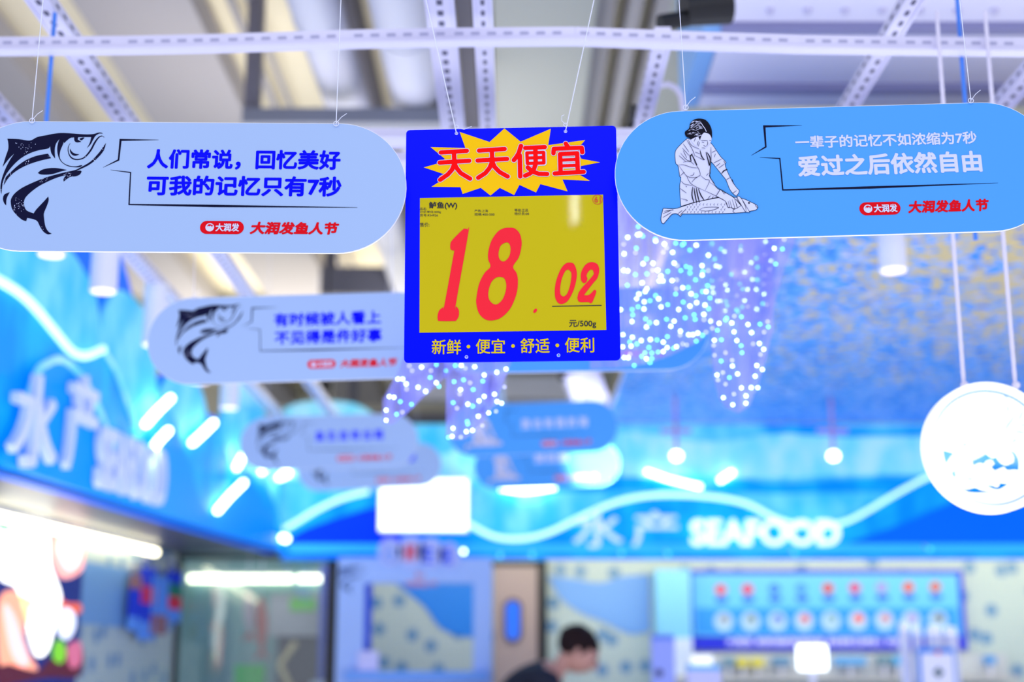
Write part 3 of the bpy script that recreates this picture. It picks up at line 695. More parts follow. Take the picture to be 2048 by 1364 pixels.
for wd, z, mm, nm in ((62, 0.0024, M_paleink, 'title_outline'), (49, 0.0028, M_titlered, 'title_lettering')):
    m = MB()
    for ln in TT: m.round_stroke(bpx(ln), (wd if ln not in (TT[11], TT[12], TT[20], TT[21]) or wd == 62 else 37)/5.39*sB, z)
    m.build(nm, mm, pbd)
ins = MB().flat(PB.pts([(840,397),(1206,390),(1212.5,660.5),(839,666)]), 0.0020).build('price_card', M_yellow, pbd)
for body, x0, x1, y0, y1, off in (('鲈鱼(W)',858,914.5,404.5,420,0.02),('品名:',840,854,416,421.5,0),('计价单位:500g',840,882,422.3,427.8,0),('货号:934926',840,876,428.8,434.2,0),('产地:上海',949,976,420,425.5,0),('规格:400-500',949,989,426.8,432.6,0),('等级:正品',1029,1056,418.5,424.2,0),('物价员:00',1029,1058,425.5,431.4,0),('售价:',840,859,446,454.5,0.0),('元/500g',1138,1192,641,657,0.01)):
    a = PB.loc(x0, y1); c = PB.loc(x1, y0); m = MB(); text(m, body, (a.x+c.x)/2, (a.y+c.y)/2, c.x-a.x, c.y-a.y, 0.0026, off); m.build('small_lettering', M_small, ins)
m = MB(); m.ribbon(PB.pts([(1104,613.5),(1203,611.5)]), [1.6*sB]*2, 0.0026)
m.build('rule_line', M_small, ins)
m = MB(); c = PB.loc(1195, 400); m.flat(circle(c.x, c.y, 10.3*sB), 0.0026, [circle(c.x, c.y, 9.2*sB)])
text(m, '61', c.x, c.y, 12.5*sB, 12*sB, 0.0026, 0.01); m.build('number_stamp', mat('stamp_red', (215, 60, 20), 0.6), ins)
dpx = lambda seq: smooth_sharp(PB.pts([(860+p[0]/5.689, 440+p[1]/5.689) for p in seq]), 5, 62)
ONE = [(405,105),(430,115),(437,150),(295,960),(300,985),(325,1020),(331,1060),(325,1105),(300,1145),(275,1153),(110,1153),(90,1135),(88,1090),(105,1035),(150,995),(165,970),(278,352),(250,350),(233,330),(232,290),(250,240),(370,118)]
EIGHT = ([(900,93),(960,100),(1015,150),(1040,230),(1040,310),(1010,430),(945,535),(985,610),(1000,700),(985,840),(920,1000),(830,1100),(740,1143),(640,1140),(560,1070),(528,960),(530,880),(560,730),(620,610),(688,535),(662,450),(665,360),(700,240),(770,140),(840,100)], [(870,260),(905,280),(917,340),(905,410),(870,460),(830,478),(795,455),(780,410),(785,350),(810,290)], [(800,652),(845,670),(867,730),(862,810),(830,900),(780,955),(735,965),(690,935),(665,880),(668,800),(700,710),(750,662)])
ZERO = ([(1600,490),(1640,510),(1668,590),(1665,680),(1630,810),(1570,920),(1510,958),(1460,950),(1425,890),(1420,790),(1440,680),(1490,560),(1545,500)], [(1575,568),(1605,600),(1608,650),(1590,760),(1555,850),(1515,877),(1485,850),(1480,780),(1500,670),(1540,585)])
TWO = [(1850,485),(1900,505),(1922,550),(1922,600),(1900,670),(1850,730),(1750,860),(1800,860),(1840,830),(1865,802),(1888,805),(1888,835),(1845,940),(1820,950),(1800,938),(1705,938),(1680,910),(1680,870),(1710,800),(1850,640),(1860,600),(1850,572),(1825,570),(1795,600),(1780,640),(1790,670),(1780,705),(1755,722),(1730,710),(1715,670),(1720,600),(1755,530),(1800,493)]
m = MB(); m.flat(dpx(ONE), 0.0026); m.flat(dpx(EIGHT[0]), 0.0026, [dpx(EIGHT[1]), dpx(EIGHT[2])]); m.flat(dpx(ZERO[0]), 0.0026, [dpx(ZERO[1])]); m.flat(dpx(TWO), 0.0026)
m.flat(dpx([(1205,1010),(1218,1020),(1212,1045),(1190,1063),(1174,1055),(1180,1030)]), 0.0026)
m.build('price_digits', M_price, ins)
m = MB(); 
for body, x in (('新鲜', 893), ('便宜', 981), ('舒适', 1070), ('便利', 1159)):
    c = PB.loc(x, 694.5-(x-893)*0.014); text(m, body, c.x, c.y, 57*sB, 30*sB, 0.0024, 0.012)
for x in (937, 1026, 1114.5):
    c = PB.loc(x, 694.5-(x-893)*0.014); m.flat(circle(c.x, c.y, 3.6*sB, 16), 0.0024)
m.build('footer_lettering', mat('footer_yellow', (228, 200, 10), 0.5, spec=.06), pbd)
for hx, hy, tx, kn in ((913,267.5,852,1), (1131,263.5,1188,-1)):
    a = PB.loc(hx, hy); c = PB.loc(tx, 0); d = (c-a); e = a+d*1.35
    m = MB(); m.tube([(a.x, a.y, 0.003), (a.x+d.x*.03, a.y+d.y*.03, 0.004), (e.x, e.y, 0)], 0.0008, 6)
    m.tube([(a.x+0.003*math.cos(t), a.y+0.010+0.003*math.sin(t), 0.004) for t in [i*PI/5 for i in range(11)]], 0.0006, 5)
    if kn > 0: m.tube([(a.x, a.y+0.009, 0.004), (a.x+0.012, a.y+0.005, 0.006), (a.x+0.024, a.y+0.010, 0.006)], 0.0005, 5)
    else: m.tube([(a.x, a.y+0.011, 0.004), (a.x-0.006, a.y+0.016, 0.006), (a.x-0.006, a.y+0.024, 0.006), (a.x-0.002, a.y+0.026, 0.006)], 0.0005, 5)
    m.build('hanging_cord', M_cord, pbd)

# ------------------------------------------------------------------ overhead strut grid
def strut(label, p0, p1, wd, ht, slots=True, m=M_steel, side=None):
    p0 = Vector(p0); p1 = Vector(p1); d = (p1-p0).normalized(); s = d.cross(Vector((0, 0, 1))).normalized(); u = s.cross(d)
    t = thing('ceiling_strut', label, 'steel strut', p0)
    L = (p1-p0).length; mb = MB()
    fr = Matrix(((d.x, s.x, u.x, p0.x), (d.y, s.y, u.y, p0.y), (d.z, s.z, u.z, p0.z), (0, 0, 0, 1)))
    mb.box((0, -wd/2, 0), (L, wd/2, ht), fr)
    for sg in (-1, 1): mb.box((0, sg*wd/2-0.003, -0.004), (L, sg*wd/2+0.003, 0.004), fr)
    if slots:
        mb.cur = 1; k = 0.03
        while k < L-0.05:
            mb.box((k, -wd*0.11, -0.002), (k+0.020, wd*0.11, 0.001), fr)
            for sg in (-1, 1): mb.box((k, sg*wd/2-0.001, ht*0.4), (k+0.022, sg*wd/2+0.001, ht*0.6), fr)
            k += 0.05
    mb.build('channel', [m, M_dark], t, world=True)
    return t
ZT = 2.73
bl = at(-300, 92, 2.75); brr = at(2350, 100, 2.75)
t = thing('ceiling_strut', 'long slotted steel strut crossing the whole ceiling above all the signs', 'steel strut', Vector((0, 2.75, ZT)))
mb = MB(); px = [(-300,98),(0,98),(250,96),(450,92),(700,84),(900,80),(1150,78),(1350,86),(1600,94),(1800,97),(2048,100),(2350,102)]
for (a, c) in zip(px, px[1:]):
    p0 = at(a[0], a[1], 2.75); p1 = at(c[0], c[1], 2.75)
    d = (p1-p0).normalized(); s = Vector((0, 1, 0)); u = d.cross(s)*-1
    if u.z < 0: u = -u
    fr = Matrix(((d.x, s.x, u.x, p0.x), (d.y, s.y, u.y, p0.y), (d.z, s.z, u.z, p0.z), (0, 0, 0, 1))); L = (p1-p0).length
    mb.cur = 0; mb.box((0, -0.012, -0.006), (L, 0.012, 0.022), fr); mb.box((0, -0.016, -0.009), (L, 0.016, -0.003), fr)
    mb.cur = 1; k = 0.01
    while k < L-0.02: mb.box((k, -0.0135, 0.006), (k+0.018, -0.0115, 0.011), fr); k += 0.034
mb.build('channel', [M_steel, M_slotpale], t, world=True)
zl = ZT+0.03
strut('slotted strut running away from the shopper over the white fish sign emblem', (-0.99, 1.9, zl), (-0.99, 9.0, zl), 0.045, 0.03)
strut('slotted strut directly above the price board, wider of a close pair', (-0.152, 1.9, zl), (-0.152, 7.9, zl), 0.056, 0.03)
strut('narrow slotted strut directly above the price board, beside a wider one', (-0.062, 1.9, zl), (-0.062, 7.9, zl), 0.036, 0.03)
strut('slotted strut running away over the light blue sign caption, lined with bolts', (0.84, 1.9, zl), (0.84, 3.9, zl), 0.036, 0.03)
strut('slotted strut over the far end of the light blue sign', (1.22, 1.9, zl), (1.22, 3.9, zl), 0.04, 0.03)
strut('short slotted strut with a black clamp near the light blue sign', (0.335, 2.92, zl), (0.335, 4.4, zl), 0.036, 0.03)
strut('slotted strut lit cyan carrying the downlights beside the wave fascia', (-1.29, 1.9, zl), (-1.29, 8.0, zl), 0.045, 0.03)
strut('plain steel crossbar hidden behind the sharp signs, carrying the fairy light drapes', (-2.2, 3.13, 2.60), (2.4, 3.13, 2.60), 0.07, 0.02, False)
strut('plain steel crossbar hidden behind the sharp signs, carrying the second row of signs', (-2.2, 3.32, 2.60), (2.4, 3.32, 2.60), 0.14, 0.02, False)
strut('steel crossbar straight above the sharp signs that carries their cords', (-1.6, 2.08, zl+0.045), (1.9, 2.08, zl+0.045), 0.03, 0.02, False)
# black clamp
p = at(1282, 236, 3.5); t = thing('pipe_clamp', 'black clamp gripping the short strut near the light blue sign', 'clamp', p)
mb = MB(); mb.cbox(p, (0.065, 0.05, 0.055)); mb.cbox(p+Vector((-0.02, 0, -0.04)), (0.04, 0.04, 0.04)); mb.build('clamp_body', M_black, t, world=True)
mb = MB(); mb.cyl(p+Vector((0.0, -0.03, 0.01)), p+Vector((0.0, 0.03, 0.01)), 0.010); mb.cyl(p+Vector((0, 0, 0.0)), (p.x+0.03, p.y, zl), 0.014); mb.build('bolt', M_black, t, world=True)
# curved conduit beside it
pts = [at(a, c, 3.45) for a, c in ((1318,172),(1335,168),(1352,176),(1362,192),(1366,225),(1367,260))]
t = thing('cable_conduit', 'thin white conduit curling down beside the black clamp', 'conduit', pts[0]); MB().tube(pts, 0.008).build('pipe', M_steel, t, world=True)
# blue rods
for (px_, y0, y1, lab) in ((100, 60, 262, 'blue suspension rod in front of the ceiling above the white fish sign'), (1926, -40, 240, 'blue suspension rod above the end of the light blue sign')):
    Y = 2.77; a = at(px_, 150, Y)
    t = thing('suspension_rod', lab, 'rod', Vector((a.x, Y, 2.2))); MB().cyl((a.x, Y, 2.25), (a.x, Y, 4.46 if px_ > 500 else ZT+0.02), 0.0045, n=10).build('rod', M_bluerod, t, world=True)

# ------------------------------------------------------------------ things under the roof
M_gap = mat('ceiling_dark_grey', (112, 110, 124), 0.8)  # dark grey of roof panels, beams and uprights
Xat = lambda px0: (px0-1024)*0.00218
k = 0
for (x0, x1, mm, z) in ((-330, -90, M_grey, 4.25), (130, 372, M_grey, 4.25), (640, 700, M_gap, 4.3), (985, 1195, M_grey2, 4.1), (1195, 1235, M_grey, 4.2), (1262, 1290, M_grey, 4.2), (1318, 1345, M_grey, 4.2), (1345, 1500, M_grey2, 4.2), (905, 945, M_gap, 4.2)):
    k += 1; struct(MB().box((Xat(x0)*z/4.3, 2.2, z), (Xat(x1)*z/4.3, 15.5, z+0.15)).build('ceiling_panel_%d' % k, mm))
for X, r, lab in ((Xat(440), 0.02, 'thin pale conduit under the cream roof beside the dark column'), (Xat(478), 0.014, 'thin grey pipe under the cream roof beside the dark column')):
    t = thing('conduit_pipe', lab, 'pipe', Vector((X, 5, 4.1))); MB().cyl((X, 2.3, 4.35), (X, 12, 4.35), r, n=10).build('pipe', M_grey, t, world=True)
def duct(px0, px1, z, r, y1, lab, extra):
    a = atz(px0, 0, z-r); t = thing('air_duct', lab, 'duct', Vector((a.x, 6.4, z)))
    mb = MB(); mb.cyl((a.x, 2.6, z), (a.x+extra, y1, z), r, n=28); mb.build('duct_pipe', M_duct, t, True, world=True)
    for yy in (4.6, 5.35, 6.9, 8.4):
        f = (yy-2.6)/(y1-2.6); MB().cyl((a.x+extra*f, yy-0.03, z), (a.x+extra*f, yy+0.03, z), r*1.04, n=28).build('duct_collar', M_duct, t, True, world=True)
duct(592, 0, 4.0, 0.105, 11, 'narrower white round duct under the roof, beside the dark column', 0.12)
duct(776, 0, 3.95, 0.13, 11, 'wider white round duct under the roof, nearer the paired struts', 0.10)
# crosswise hanger under the ducts
a = at(530, 238, 6.1); c = at(905, 238, 6.1); a.z = min(a.z, 3.81)
t = thing('duct_hanger', 'grey hanger beam crossing beneath the two white ducts', 'hanger', Vector((a.x, 5.95, a.z)))
MB().box((a.x-.06, 5.87, a.z-0.07), (c.x, 6.03, a.z-0.0)).build('crossbar', M_ductgrey, t, world=True)
MB().box((a.x-.06, 5.9, a.z), (a.x+0.0, 6.0, 4.46)).build('upright', M_gap, t, world=True)
MB().box((c.x-0.06, 5.9, a.z-.01), (c.x, 6.0, 4.46)).build('upright', M_gap, t, world=True)
for (Y, y, x0, x1, lab) in ((9.6, 560, 640, 800, 'grey roof beam seen between the white sign and the price board'), (13.0, 845, 690, 1000, 'dark roof beam far behind the hanging string lights'), (12.0, 775, 820, 1160, 'pale roof beam far behind the string lights')):
    a = at(x0, y, Y); c = at(x1, y, Y); t = thing('roof_beam', lab, 'beam', Vector((a.x, Y, a.z)))
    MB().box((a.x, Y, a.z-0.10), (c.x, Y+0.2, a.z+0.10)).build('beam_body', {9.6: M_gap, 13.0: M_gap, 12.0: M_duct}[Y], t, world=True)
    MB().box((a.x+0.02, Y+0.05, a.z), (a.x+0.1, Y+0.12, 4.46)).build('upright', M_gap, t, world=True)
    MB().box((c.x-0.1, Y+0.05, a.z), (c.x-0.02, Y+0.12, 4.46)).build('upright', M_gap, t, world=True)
# big flat lilac duct
a = at(1400, 200, 4.44); zf = a.z; xl = a.x
t = thing('flat_duct', 'wide pale lilac sheet-metal duct above the light blue sign', 'duct', Vector((xl, 3, zf)))
MB().box((xl, 2.9, zf), (3.6, 4.5, zf+0.5)).build('duct_body', M_lilac, t, world=True)
for yy in (3.28, 3.85, 4.3):
    MB().box((xl-0.01, yy, zf-0.025), (3.6, yy+0.04, zf+0.0)).build('flange', mat('flange_grey', (150, 150, 190), 0.5), t, world=True)
yb = atz(1800, 18, zf).y
for i in range(10):
    a = atz(1540+i*75, 18-i*0.3, zf); MB().cyl((a.x, yb, zf), (a.x, yb, zf-0.016), 0.012, n=8).build('bolt', M_steel, t, world=True)
MB().box((xl-0.06, 2.9, zf+0.0), (xl-0.004, 4.5, zf+0.52)).build('side_sheet', mat('side_blue', (140, 190, 245), 0.5), t, world=True)
# black stage spotlight
c = at(1405, 24, 3.35)
t = thing('stage_spotlight', 'black spotlight hung at the roof next to the lilac duct', 'spotlight', c)
s = 1/ppm(3.35, c.z)
MB().cyl(c+Vector((-38*s, 0, 6*s)), c+Vector((55*s, 0.02, 22*s)), 34*s, 38*s, 20).build('lamp_housing', M_black, t, True, world=True)
MB().cyl(c+Vector((-88*s, -0.02, -32*s)), c+Vector((-30*s, 0, -14*s)), 17*s, 17*s, 16).build('lens_barrel', M_black, t, True, world=True)
MB().box((c.x-0.012, c.y-0.01, c.z), (c.x+0.012, c.y+0.01, 4.21)).build('yoke', M_black, t, world=True)
# small spots deep in the store
for px_, py_, lab in ((650, 782, 'small black spot lamp hanging above a wave crest'), (1130, 742, 'small black spot lamp hanging next to a tilted pale box'), (982, 780, 'small dark blue spot lamp hanging behind the string lights')):
    c = at(px_, py_, 7.5 if px_ != 982 else 6.0); s = 1/ppm(c.y, c.z)
    t = thing('spot_lamp', lab, 'spotlight', c)
    MB().cyl(c+Vector((0, -0.03, -15*s)), c+Vector((0, 0.03, 15*s)), 13*s, 15*s, 14).build('lamp_housing', M_black if px_ != 982 else mat('navy_lamp', (20, 40, 170), .5), t, True, world=True)
    MB().cyl(c, (c.x, c.y, 4.46), 0.006, n=8).build('stem', M_black, t, world=True)
c = at(1172, 782, 7.3); t = thing('speaker_box', 'pale tilted box hanging above the light blue signs', 'speaker', c); s = 1/ppm(7.3, c.z)
mm = Matrix.Translation(c) @ Matrix.Rotation(math.radians(-18), 4, 'Y')
MB().box((-34*s, -0.1, -36*s), (34*s, 0.1, 36*s), mm).build('cabinet', mat('box_lilac', (175, 175, 215), .6), t, world=True)
MB().box((-0.01, -0.01, 0), (0.01, 0.01, 4.46-c.z), Matrix.Translation(c)).build('bracket', M_lampwhite, t, world=True)

# ---- cylinder downlights
def downlight(x, Y, zb, zt, r, lab, group):
    t = thing('cylinder_downlight', lab, 'downlight', Vector((x, Y, zb)), group)
    MB().cyl((x, Y, zb+0.004), (x, Y, zt), r, n=24).build('housing', M_lampwhite, t, True, world=True)
    MB().cyl((x, Y, zb), (x, Y, zb+0.005), r*0.86, n=24).build('lens', M_lens, t, world=True)
for px_, py_, wpx, lab in ((102, 512, 55, 'cylinder downlight whose rim peeks out under the white fish sign'), (206, 585, 54, 'cyan-lit cylinder downlight wholly showing below the white fish sign'), (306, 692, 46, 'cylinder downlight at the round end of the second white sign'), (398, 766, 42, 'cylinder downlight peeking out below the second white sign'), (458, 818, 37, 'cylinder downlight below the second white sign, last along the fascia')):
    p = atx(px_, py_, -1.29); downlight(p.x, p.y, p.z, zl, wpx/2/ppm(p.y, p.z), lab, 'downlights along the wave fascia')
for px_, py_, Y, wpx, lab in ((1787, 543, 4.35, 54, 'white cylinder downlight under the rippled ceiling below the light blue sign'), (1484, 548, 4.5, 50, 'pale cylinder downlight seen through the string lights')):
    p = at(px_, py_, Y); downlight(p.x, Y, p.z, 2.80, wpx/2/ppm(Y, p.z), lab, 'downlights under the rippled ceiling')
# ---- pendant bulbs
for px_, lab in ((1353, 'pendant bulb between the string lights and the other bulb'), (1667, 'pendant bulb nearer the round white sign')):
    c = at(px_, 912, 7.4); s = 1/ppm(7.4, c.z)
    t = thing('pendant_bulb', 'glowing round ' + lab, 'pendant lamp', c, 'pendant bulbs under the rippled ceiling')
    MB().sphere(c, 11*s, sc=(1, 1, .85)).build('bulb', M_led, t, True, world=True)
    MB().cyl(c, (c.x, 7.4, 2.80), 0.010, n=8).build('stem', mat('stem_pink', (190, 150, 215), .5), t, world=True)
    MB().cbox((c.x, 7.4, at(px_, 862, 7.4).z), (0.16, 0.03, 0.02)).build('crossbar', MATS['stem_pink'], t, world=True)
# ---- tiny fascia spots
for i, (px_, py_, hot) in enumerate(((927, 1103, 1), (1000, 1112, 0), (1064, 1110, 0), (1243, 1107, 0), (1336, 1108, 0), (1590, 1106, 0), (1860, 1098, 0))):
    c = at(px_, py_, 8.0); t = thing('fascia_spot', 'bright white spot lamp beside the festival heading' if hot else 'tiny dim cyan spot lamp under the edge of the facing fascia', 'spot lamp', c, 'tiny spots under the fascia')
    MB().sphere(c, 0.011, 12, 8).build('bulb', M_led if hot else mat('spot_cyan', (90, 210, 245), .4, emit=1.6, ergb=(60, 200, 250)), t, True, world=True)
    MB().cyl(c, (c.x, 8.125, c.z+0.03), 0.006, n=6).build('arm', M_plastic, t, world=True)

# ------------------------------------------------------------------ sheer nets with fairy lights
def net(name_label, Y, x0, x1, topt, bottom, bulbs, base, scale, cols=26, rows=22, cordx=()):
    top = min(p[1] for p in topt); o = at((x0+x1)/2, top, Y); t = thing('light_net', name_label, 'fairy light drape', o)
    vs = []; fs = []
    def interp(tab, x):
        for (a, c) in zip(tab, tab[1:]):
            if a[0] <= x <= c[0]: return a[1]+(c[1]-a[1])*(x-a[0])/(c[0]-a[0]+1e-9)
        return tab[0][1] if x < tab[0][0] else tab[-1][1]
    def depth(x, y): return Y+0.03*math.sin(x*0.055)+0.015*math.sin(x*0.13+y*0.02)
    for j in range(rows+1):
        for i in range(cols+1):
            x = x0+(x1-x0)*i/cols; yb_ = interp(bottom, x); yt = interp(topt, x); y = yt+(yb_-yt)*j/rows
            vs.append(at(x, y, depth(x, y)))
    for j in range(rows):
        for i in range(cols):
            a = j*(cols+1)+i; fs.append((a, a+1, a+cols+2, a+cols+1))
    MB().add(vs, fs).build('sheer_cloth', M_net, t, True, world=True)
    for cx in cordx:
        p = at(cx, top, Y); MB().cyl(p-Vector((0,0,0.01)), (p.x, Y, 2.60), 0.002, n=6).build('tie_cord', M_cord, t, world=True)
    proto = {}; n_ = 0; rest = MB()
    order = sorted(bulbs, key=lambda q: {'w': 0, 'c': 1, 'f': 2}[q[2]])
    inv = ROOTM[t.name].inverted()
    for (bx, by, kd) in order:
        x = base[0]+bx/scale; y = base[1]+by/scale; p = at(x, y, depth(x, y)-0.006)
        mm = {'w': MB_W, 'c': MB_C, 'f': MB_F}[kd]
        if n_ < 100:
            if kd not in proto:
                proto[kd] = MB().sphere((0, 0, 0), 0.0026, 8, 6).build('fairy_bulb', mm, t, True); ob = proto[kd]
            else:
                ob = proto[kd].copy(); COL.objects.link(ob); ob.parent = t
            ob.location = inv @ p
        else:
            rest.cur = {'w': 0, 'c': 1, 'f': 2}[kd]; rest.sphere(p, 0.0026, 8, 6)
        n_ += 1
    if rest.v: rest.build('fairy_bulb', [MB_W, MB_C, MB_F], t, True, world=True)['kind'] = 'stuff'
    return t
MB_W = mat('bulb_white', (255, 255, 255), .4, emit=10, ergb=(205, 250, 255))
MB_C = mat('bulb_cyan', (200, 250, 255), .4, emit=6, ergb=(70, 215, 250))
MB_F = mat('bulb_faint', (220, 220, 255), .4, emit=2.4, ergb=(190, 190, 255))
def parse(s):
    out = []
    for q in s.split():
        x, y = q[:-1].split(','); out.append((float(x), float(y), q[-1]))
    return out
B1 = parse("125,45c 135,97w 155,110c 120,100w 53,118w 25,165f 112,192c 105,222f 28,230w 243,143w 240,130c 303,163w 380,158c 437,160c 425,170c 295,220f 358,220w 318,190f 477,205c 520,172w 628,160c 603,240w 645,267c 688,197c 712,215w 824,178c 824,208w 895,291w 930,260c 993,147w 1051,193w 1108,198c 1120,132f 988,235f 1029,278w 1062,300c 1020,337f 938,322c 985,375f 158,298w 180,265c 225,295w 25,343w 53,347w 105,372c 183,367c 222,342f 257,343w 325,350c 369,294w 392,312f 450,317c 478,327c 415,345c 477,362c 560,312w 655,313w 678,320w 602,345f 565,352c 561,376w 515,408c 686,405f 760,370c 850,355w 903,405w 936,408c 980,437f 50,445c 151,428w 183,470w 172,488w 129,505w 112,537w 280,382w 268,415w 292,415w 355,413w 388,408f 243,515c 263,537w 205,550c 165,558w 163,607w 82,610c 123,592c 87,647c 81,692w 280,593w 325,577c 400,610w 428,462w 465,460c 380,505c 384,470f 485,503w 518,517c 523,563w 431,560c 477,587w 580,580w 605,606c 563,488c 588,488w 630,461w 636,496w 598,447c 627,413c 615,532c 665,553w 685,553w 720,442w 733,478w 817,435c 836,470c 870,473w 929,473w 983,506w 850,550w 797,515f 722,555c 732,585c 717,619w 795,612c 805,627c 834,594c 872,590f 932,608w 974,570c 998,577f 5,612w 174,674c 180,730w 202,700c 248,700w 317,677c 370,690w 347,725w 445,667c 506,646c 513,678c 572,643w 573,680f 620,690w 20,782w 84,800w 115,845c 145,822w 65,832c 75,860w 18,865w 207,815w 253,818c 295,833w 323,795c 322,870w 385,864w 365,875c 412,758w 410,785f 468,782w 498,782w 531,771w 562,787c 586,765f 520,826c 428,845f 455,852f 170,905c 197,870c 148,930c 180,947w 217,907c 260,900c 295,897w 217,945c 205,973c 97,992c 28,938w 56,940w 68,915f")
B2 = parse("676,705w 727,670c 720,682c 763,702w 780,655f 828,660c 873,713w 955,710c 1007,692f 1012,729c 983,765f 664,752c 630,738f 778,763w 898,768w 643,820w 692,817c 638,855f 797,822w 827,857c 950,842w 980,882w 908,845f 720,905f 832,905c 958,917f 645,922f 690,962c 765,957f 767,996w 933,992w 972,1020w 802,1050w 922,1065w 662,1057w 702,1040f 746,1075c 668,1092f 720,1120f 828,1145w 895,1143w 940,1144w 705,1212w 777,1187f 860,1200w 859,1250w 770,1260w")
B3 = parse("288,168w 347,190f 380,152c 230,190f 213,160f 443,190c 342,232c 142,242w 171,242w 194,272w 196,305f 267,293w 314,318w 380,265w 397,288c 88,351w 118,355w 157,382c 226,399c 69,435w 69,498w 134,460c 170,447f")
B4 = parse("498,158c 535,157w 560,175f 619,166w 813,180w 755,200w 490,258c 549,247c 677,217w 668,255c 803,290f 590,265f 530,308w 609,307c 525,335f 741,336w 677,350w 645,377w 576,398w 606,410c 485,388c 508,423f 757,382w 785,392w 640,473w 705,452w 750,442f 572,505c 575,520c 484,547w 604,560w 566,568w 665,530f 478,597w 455,604c 532,602f")
net('wide sheer drape crowded with fairy lights under the light blue sign', 3.16, 1180, 1602, [(1180,330),(1602,330)], [(1180,738),(1240,735),(1290,728),(1340,712),(1400,682),(1430,650),(1545,640),(1560,560),(1585,500),(1602,450)], B1, (1240, 440), 3.411, 34, 22, (1290, 1400))
net('narrow hanging tail of sheer cloth with fairy lights beside the wide drape', 3.10, 1422, 1547, [(1422,400),(1547,400)], [(1422,690),(1432,790),(1450,815),(1475,828),(1500,812),(1520,760),(1547,660)], B2, (1240, 440), 3.411, 16, 22, (1440,))
net('sheer drape with fairy lights below the price board, tip over a white sign', 3.16, 765, 905, [(765,800),(790,755),(812,705),(832,640),(905,640)], [(765,845),(785,850),(812,828),(850,790),(880,765),(905,740)], B3, (750, 680), 3.1, 16, 14, (880,))
net('sheer drape with fairy lights below the price board, tip over light blue signs', 3.12, 892, 1024, [(892,640),(1024,640)], [(892,878),(930,880),(960,850),(990,810),(1024,720)], B4, (750, 680), 3.1, 16, 14, (950,))

# ------------------------------------------------------------------ round carved sign on ropes
PC = Plane(at(1976, 896, 2.72)); sC = sx(PC)
rs = thing('round_sign', 'bright white round carved wave sign hanging on two ropes', 'round sign', PC.m)
R = 126*sC; nn = 72
holes = [smooth_sharp(PC.pts([(1840+p[0]/5.05, 760+p[1]/5.05) for p in h]), 3, 60) for h in (
 [(225,700),(350,735),(300,790),(268,870),(240,800)], [(400,790),(365,860),(370,960),(355,1005),(300,935),(335,930)],
 [(520,815),(590,790),(675,740),(740,785),(780,775),(820,830),(880,858),(935,840),(940,780),(905,720),(920,700),(970,730),(1010,810),(1005,920),(940,908),(870,912),(840,880),(790,898),(750,922),(710,885),(745,850),(720,810),(680,810),(650,855),(590,840),(530,870)],
 [(395,1050),(480,1100),(570,1085),(640,1112),(750,1124),(720,1134),(480,1134)], [(650,1055),(740,1062),(785,1080),(810,1040),(905,1045),(840,1085),(770,1108),(700,1088)])]
MB().plate(circle(0, 0, R*0.90, nn), -0.008, 0.006, holes).build('carved_plate', M_round, rs)
MB().prism(circle(0, 0, R, nn), -0.014, 0.016, [circle(0, 0, R*0.885, nn)]).build('rim', M_round, rs)
m = MB(); m.prism(circle(0, 0, R*0.88, nn), 0.006, 0.008, [circle(0, 0, R*0.865, nn)]); m.build('inner_ring', mat('ring_blue', (70, 150, 235), .5, spec=.1), rs)
m = MB()
for seq in ([(600,205),(620,210),(630,206)],[(850,520),(880,455),(950,370)],[(830,160),(880,190)],[(870,260),(880,330)],[(945,530),(1000,530),(1050,545)],[(420,655),(460,662)],[(470,1000),(520,1010)],[(980,420),(1030,320)],[(920,640),(960,600)],[(1000,470),(1050,455)]):
    p = smooth_pts(PC.pts([(1840+q[0]/5.05, 760+q[1]/5.05) for q in seq]), False, 3); m.ribbon(p, [8/5.05*sC*math.sin(PI*(i+.3)/len(p)) for i in range(len(p))], 0.0066)
m.build('carved_line', MATS['ring_blue'], rs)
M_rope = mat('rope_white', (225, 220, 240), 0.8)
for px_ in (1928, 2031):
    p = PC.loc(px_, 775); m = MB()
    up = ZT - (PC.m @ Vector((p.x, p.y, 0))).z
    N = 60; L = up+0.012
    m.tube([(p.x, p.y-0.012+L*i/N, 0) for i in range(N+1)], [0.0040+0.0005*(i % 2) for i in range(N+1)], 8)
    m.sphere((p.x, p.y+0.004, 0.004), 0.008, 10, 8); m.build('rope', M_rope, rs, True)

# ------------------------------------------------------------------ below the fascias
# light strips
def strip(name, a, c, r, lab, parts=True):
    a = Vector(a); c = Vector(c); t = thing('light_strip', lab, 'light strip', a)
    MB().cyl(a, c, r, n=10).build('tube', M_warm, t, world=True)
    d = (c-a).normalized(); MB().cyl(a+Vector((0, 0, r*1.2)), c+Vector((0, 0, r*1.2)), r*0.7, n=4).build('batten', M_plastic, t, world=True)
zz = ZS-0.03
p0 = PLW.m @ Vector((0.3, 0, 0.085)); q = atz(408, 1104, zz)
p1 = PLW.m @ Vector(((PLW.inv @ q).x, 0, 0.085)); strip('s', (p0.x, p0.y, zz), (p1.x, p1.y, zz), 0.019, 'long warm light strip above the food poster and aprons')
a = at(372, 1124, 9.8); c = at(580, 1124, 9.8); strip('s', (a.x, 9.915, zz), (c.x, 9.915, zz), 0.024, 'warm light strip inside the glass room, first half')
a = at(592, 1124, 9.8); c = at(668, 1124, 9.8); strip('s', (a.x, 9.915, zz), (c.x, 9.915, zz), 0.024, 'short warm light strip inside the glass room next to the white booth')
a = at(1095, 1128, 8.9); strip('s', (a.x, 8.33, ZS+0.075), (5.2, 8.33, ZS+0.075), 0.014, 'warm light strip along the tiled wall above the menu board')

